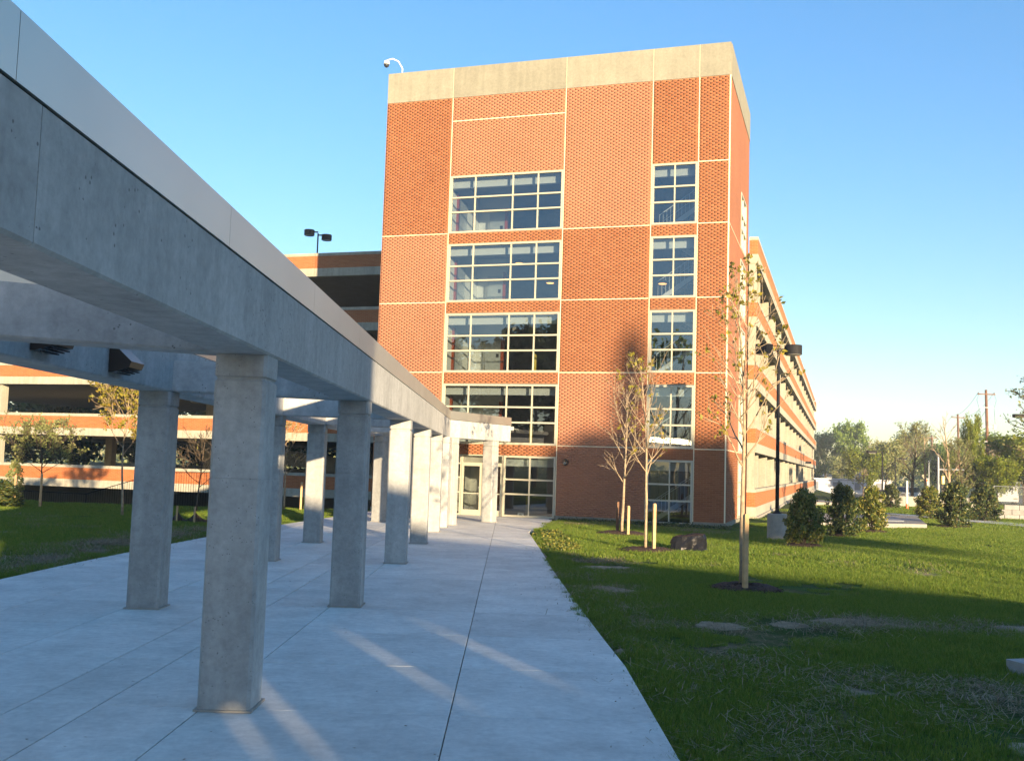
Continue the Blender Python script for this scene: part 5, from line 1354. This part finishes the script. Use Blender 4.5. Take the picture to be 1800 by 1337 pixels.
# a wooded edge that closes the far horizon
V = []; rs = np.random.RandomState(77); n = 78000
ang = rs.uniform(-math.pi, math.pi, n); D = rs.uniform(270, 330, n); hh = rs.uniform(0, 1, n) ** .8
cl = 7 + 2.5 * np.sin(ang * 41) + 1.6 * np.sin(ang * 97 + 1) + 1.0 * np.sin(ang * 211)
P = np.stack([np.sin(ang) * D, np.cos(ang) * D, -1.5 + hh * cl], 1)
V, F = leaves_np(P, None, 1.1, 1, .3, 6, 1.2)
o = place('far_woods', np_mesh('far_woods', V, F, M['leaf_pale'])); tag(o, 'hazy far woods closing the horizon', None, None, 'stuff')

# ------------------------------------------------------------------ things behind the viewer that shade and are mirrored in the glass
rd = Vector((-.81, .59, 0)); nn_ = Vector((.59, .81, 0)); P0 = Vector((22.9, -21.9, 0))
tanE = math.tan(SUN_EL); Hb = 5.5
Hb = 8.4; Lb = Hb / tanE; st_ = Vector((SUNT.x, SUNT.y, 0)).normalized()
P0 = Vector((-2.9, 33, 0)) - st_ * Lb
ang_b = math.atan2(rd.y, rd.x)
def svalue(gx, gy, z=0):
    """s along the added wall whose shadow passes over ground point"""
    g = Vector((gx, gy, 0)); t = (g - P0).dot(nn_) / st_.dot(nn_); q = g - st_ * t; return (q - P0).dot(rd)
slots = []  # openings in the added wall that let sun streaks onto the near paving
for gx, gy in ((-2.3, 9.3), (-1.75, 9.2), (-0.9, 11.6), (0.15, 12.6)):
    g = Vector((gx, gy, 0)); Lg = (g - P0).dot(nn_) / st_.dot(nn_); slots.append((svalue(gx, gy), Lg * tanE - .12, Lg * tanE + (.12 if gx < -2 else .42)))
slots.sort()
r = root('added_shade_wall', 'tall slotted wall added unseen behind the viewer to shape shade and sun streaks', 'wall', (P0 - rd * 45)[:], ang_b)  # added unseen wall, stepped and slotted to shape the foreground sun and shade
s1, s2 = svalue(2.2, 28.5), svalue(8.5, 25.0)
def swall(a, b, z0, z1):
    for lo, hi, cut in ((-99, s2, .75), (s2, s1, .42), (s1, 99, 0)):
        x0, x1 = max(a, lo), min(b, hi)
        if x1 - x0 < .02: continue
        top = z1 - cut if z1 > Hb - .3 else z1
        n = max(1, round((x1 - x0) / 3.0)); w_ = (x1 - x0) / n
        for k in range(n): MB().box(45 + x0 + k * w_, 45 + x0 + (k + 1) * w_, -.12, .12, z0, top).build('wall_panel', M['precast'], r)
cur = -45.0
for sv, za, zb in slots:
    swall(cur, sv - .29, -.3, Hb - .2); swall(sv - .29, sv + .29, -.3, za); swall(sv - .29, sv + .29, zb, Hb - .2); cur = sv + .29
s_hi = svalue(-2.36, 17.0)
swall(cur, 24, -.3, Hb - .2)
MB().box(45 + s_hi, 69, -.15, .15, Hb + .001, Hb + 2.6).build('shade_upper_panel', M['precast'], r)  # extra height added to keep the near beam in shade
for lo, hi, cut in ((0, 45 + s2, .75), (45 + s2, 45 + s1, .42), (45 + s1, 69, 0)): MB().box(lo, hi, -.15, .15, Hb - .199 - cut, Hb - cut).build('coping', M['pad'], r)
ST = far_tree_mesh(61, 11, 1.35, M['leaf_dark'], 20, .28, jit=.28, fork=.78)
SN = far_tree_mesh(62, 16, .42, M['leaf_dark'], 9, .24, jit=.12, fork=.60, nb=20)
for (u, zt, dist, msh, lab, hh) in ((-4.9, 3.3, 105, ST, 'round shade tree far behind the viewer, left one', 11), (-0.5, 3.2, 105, ST, 'round shade tree far behind the viewer, right one', 11), (-4.4, 10.8, 112, SN, 'tall narrow tree far behind the viewer', 16)):
    p = W(u, 0); q = Vector((p.x, p.y, 0)) - st_ * dist; Ht = zt + dist * tanE
    put_tree(msh[0], msh[1], lab, 'tree', (q.x, q.y, tz(q.x, q.y)), .4, 1.0 * (Ht / hh) if msh is ST else 1.0, 'trees behind the viewer', 'leafy_tree', Ht / hh)
for i, (x, y, k, s) in enumerate([(-40, -12, 'dark', 1.35), (-52, -20, 'bud', 1.7), (-31, -30, 'bare', 1.6), (-22, -42, 'dark', 1.3), (-64, -14, 'dark', 1.5), (-12, -50, 'bud', 1.8), (-46, -34, 'green', 1.5), (-5, -62, 'dark', 1.5), (-75, -30, 'dark', 1.6)]):
    s *= 1.35; w_, c_ = FT[k]
    put_tree(w_, c_, ['dense dark', 'budding', 'bare', 'dark rounded', 'tall dark', 'tall budding', 'green', 'far dark', 'farthest dark'][i] + ' tree behind the viewer on the left, mirrored in the tower glass', 'tree', (x, y, 0), x, s, 'trees behind the viewer', 'leafy_tree')
print('tris', sum(len(o.data.polygons) for o in COL.objects if o.type == 'MESH'), 'objects', len(COL.objects))

rs = np.random.RandomState(31); n = 420
X_ = rs.uniform(-8.5, 1.2, n); Y_ = rs.uniform(7, 40, n) ; edge = rs.uniform(size=n) < .45
X_ = np.where(edge, np.interp(Y_, [a for a, b in RIGHT], [b for a, b in RIGHT]) - np.abs(rs.normal(0, .22, n)), X_)
V, F = leaves_np([(0, 0, 0)], None, 0.022, n, 0.0, 12, 1.6)
V = V.reshape(n, 4, 3) * np.array([1, 1, .25]) + np.stack([X_, Y_, np.full(n, .006)], 1)[:, None]
o = place('leaf_litter', np_mesh('leaf_litter', V.reshape(-1, 3), F, M['soil'])); o['kind'] = 'stuff'
# ------------------------------------------------------------------ air
hz = MB().box(-420, 420, -345, 345, -4.2, 27.5).build('haze', [])
hm = bpy.data.materials.new('haze_air'); hm.use_nodes = True; hm.node_tree.nodes.clear()
ho = hm.node_tree.nodes.new('ShaderNodeOutputMaterial'); hv = hm.node_tree.nodes.new('ShaderNodeVolumePrincipled')
hv.inputs['Density'].default_value = 0.00055; hv.inputs['Color'].default_value = (0.8, 0.9, 1.0, 1); hv.inputs['Anisotropy'].default_value = 0.0
hm.node_tree.links.new(hv.outputs[0], ho.inputs['Volume']); hz.data.materials.append(hm); hz['kind'] = 'stuff'
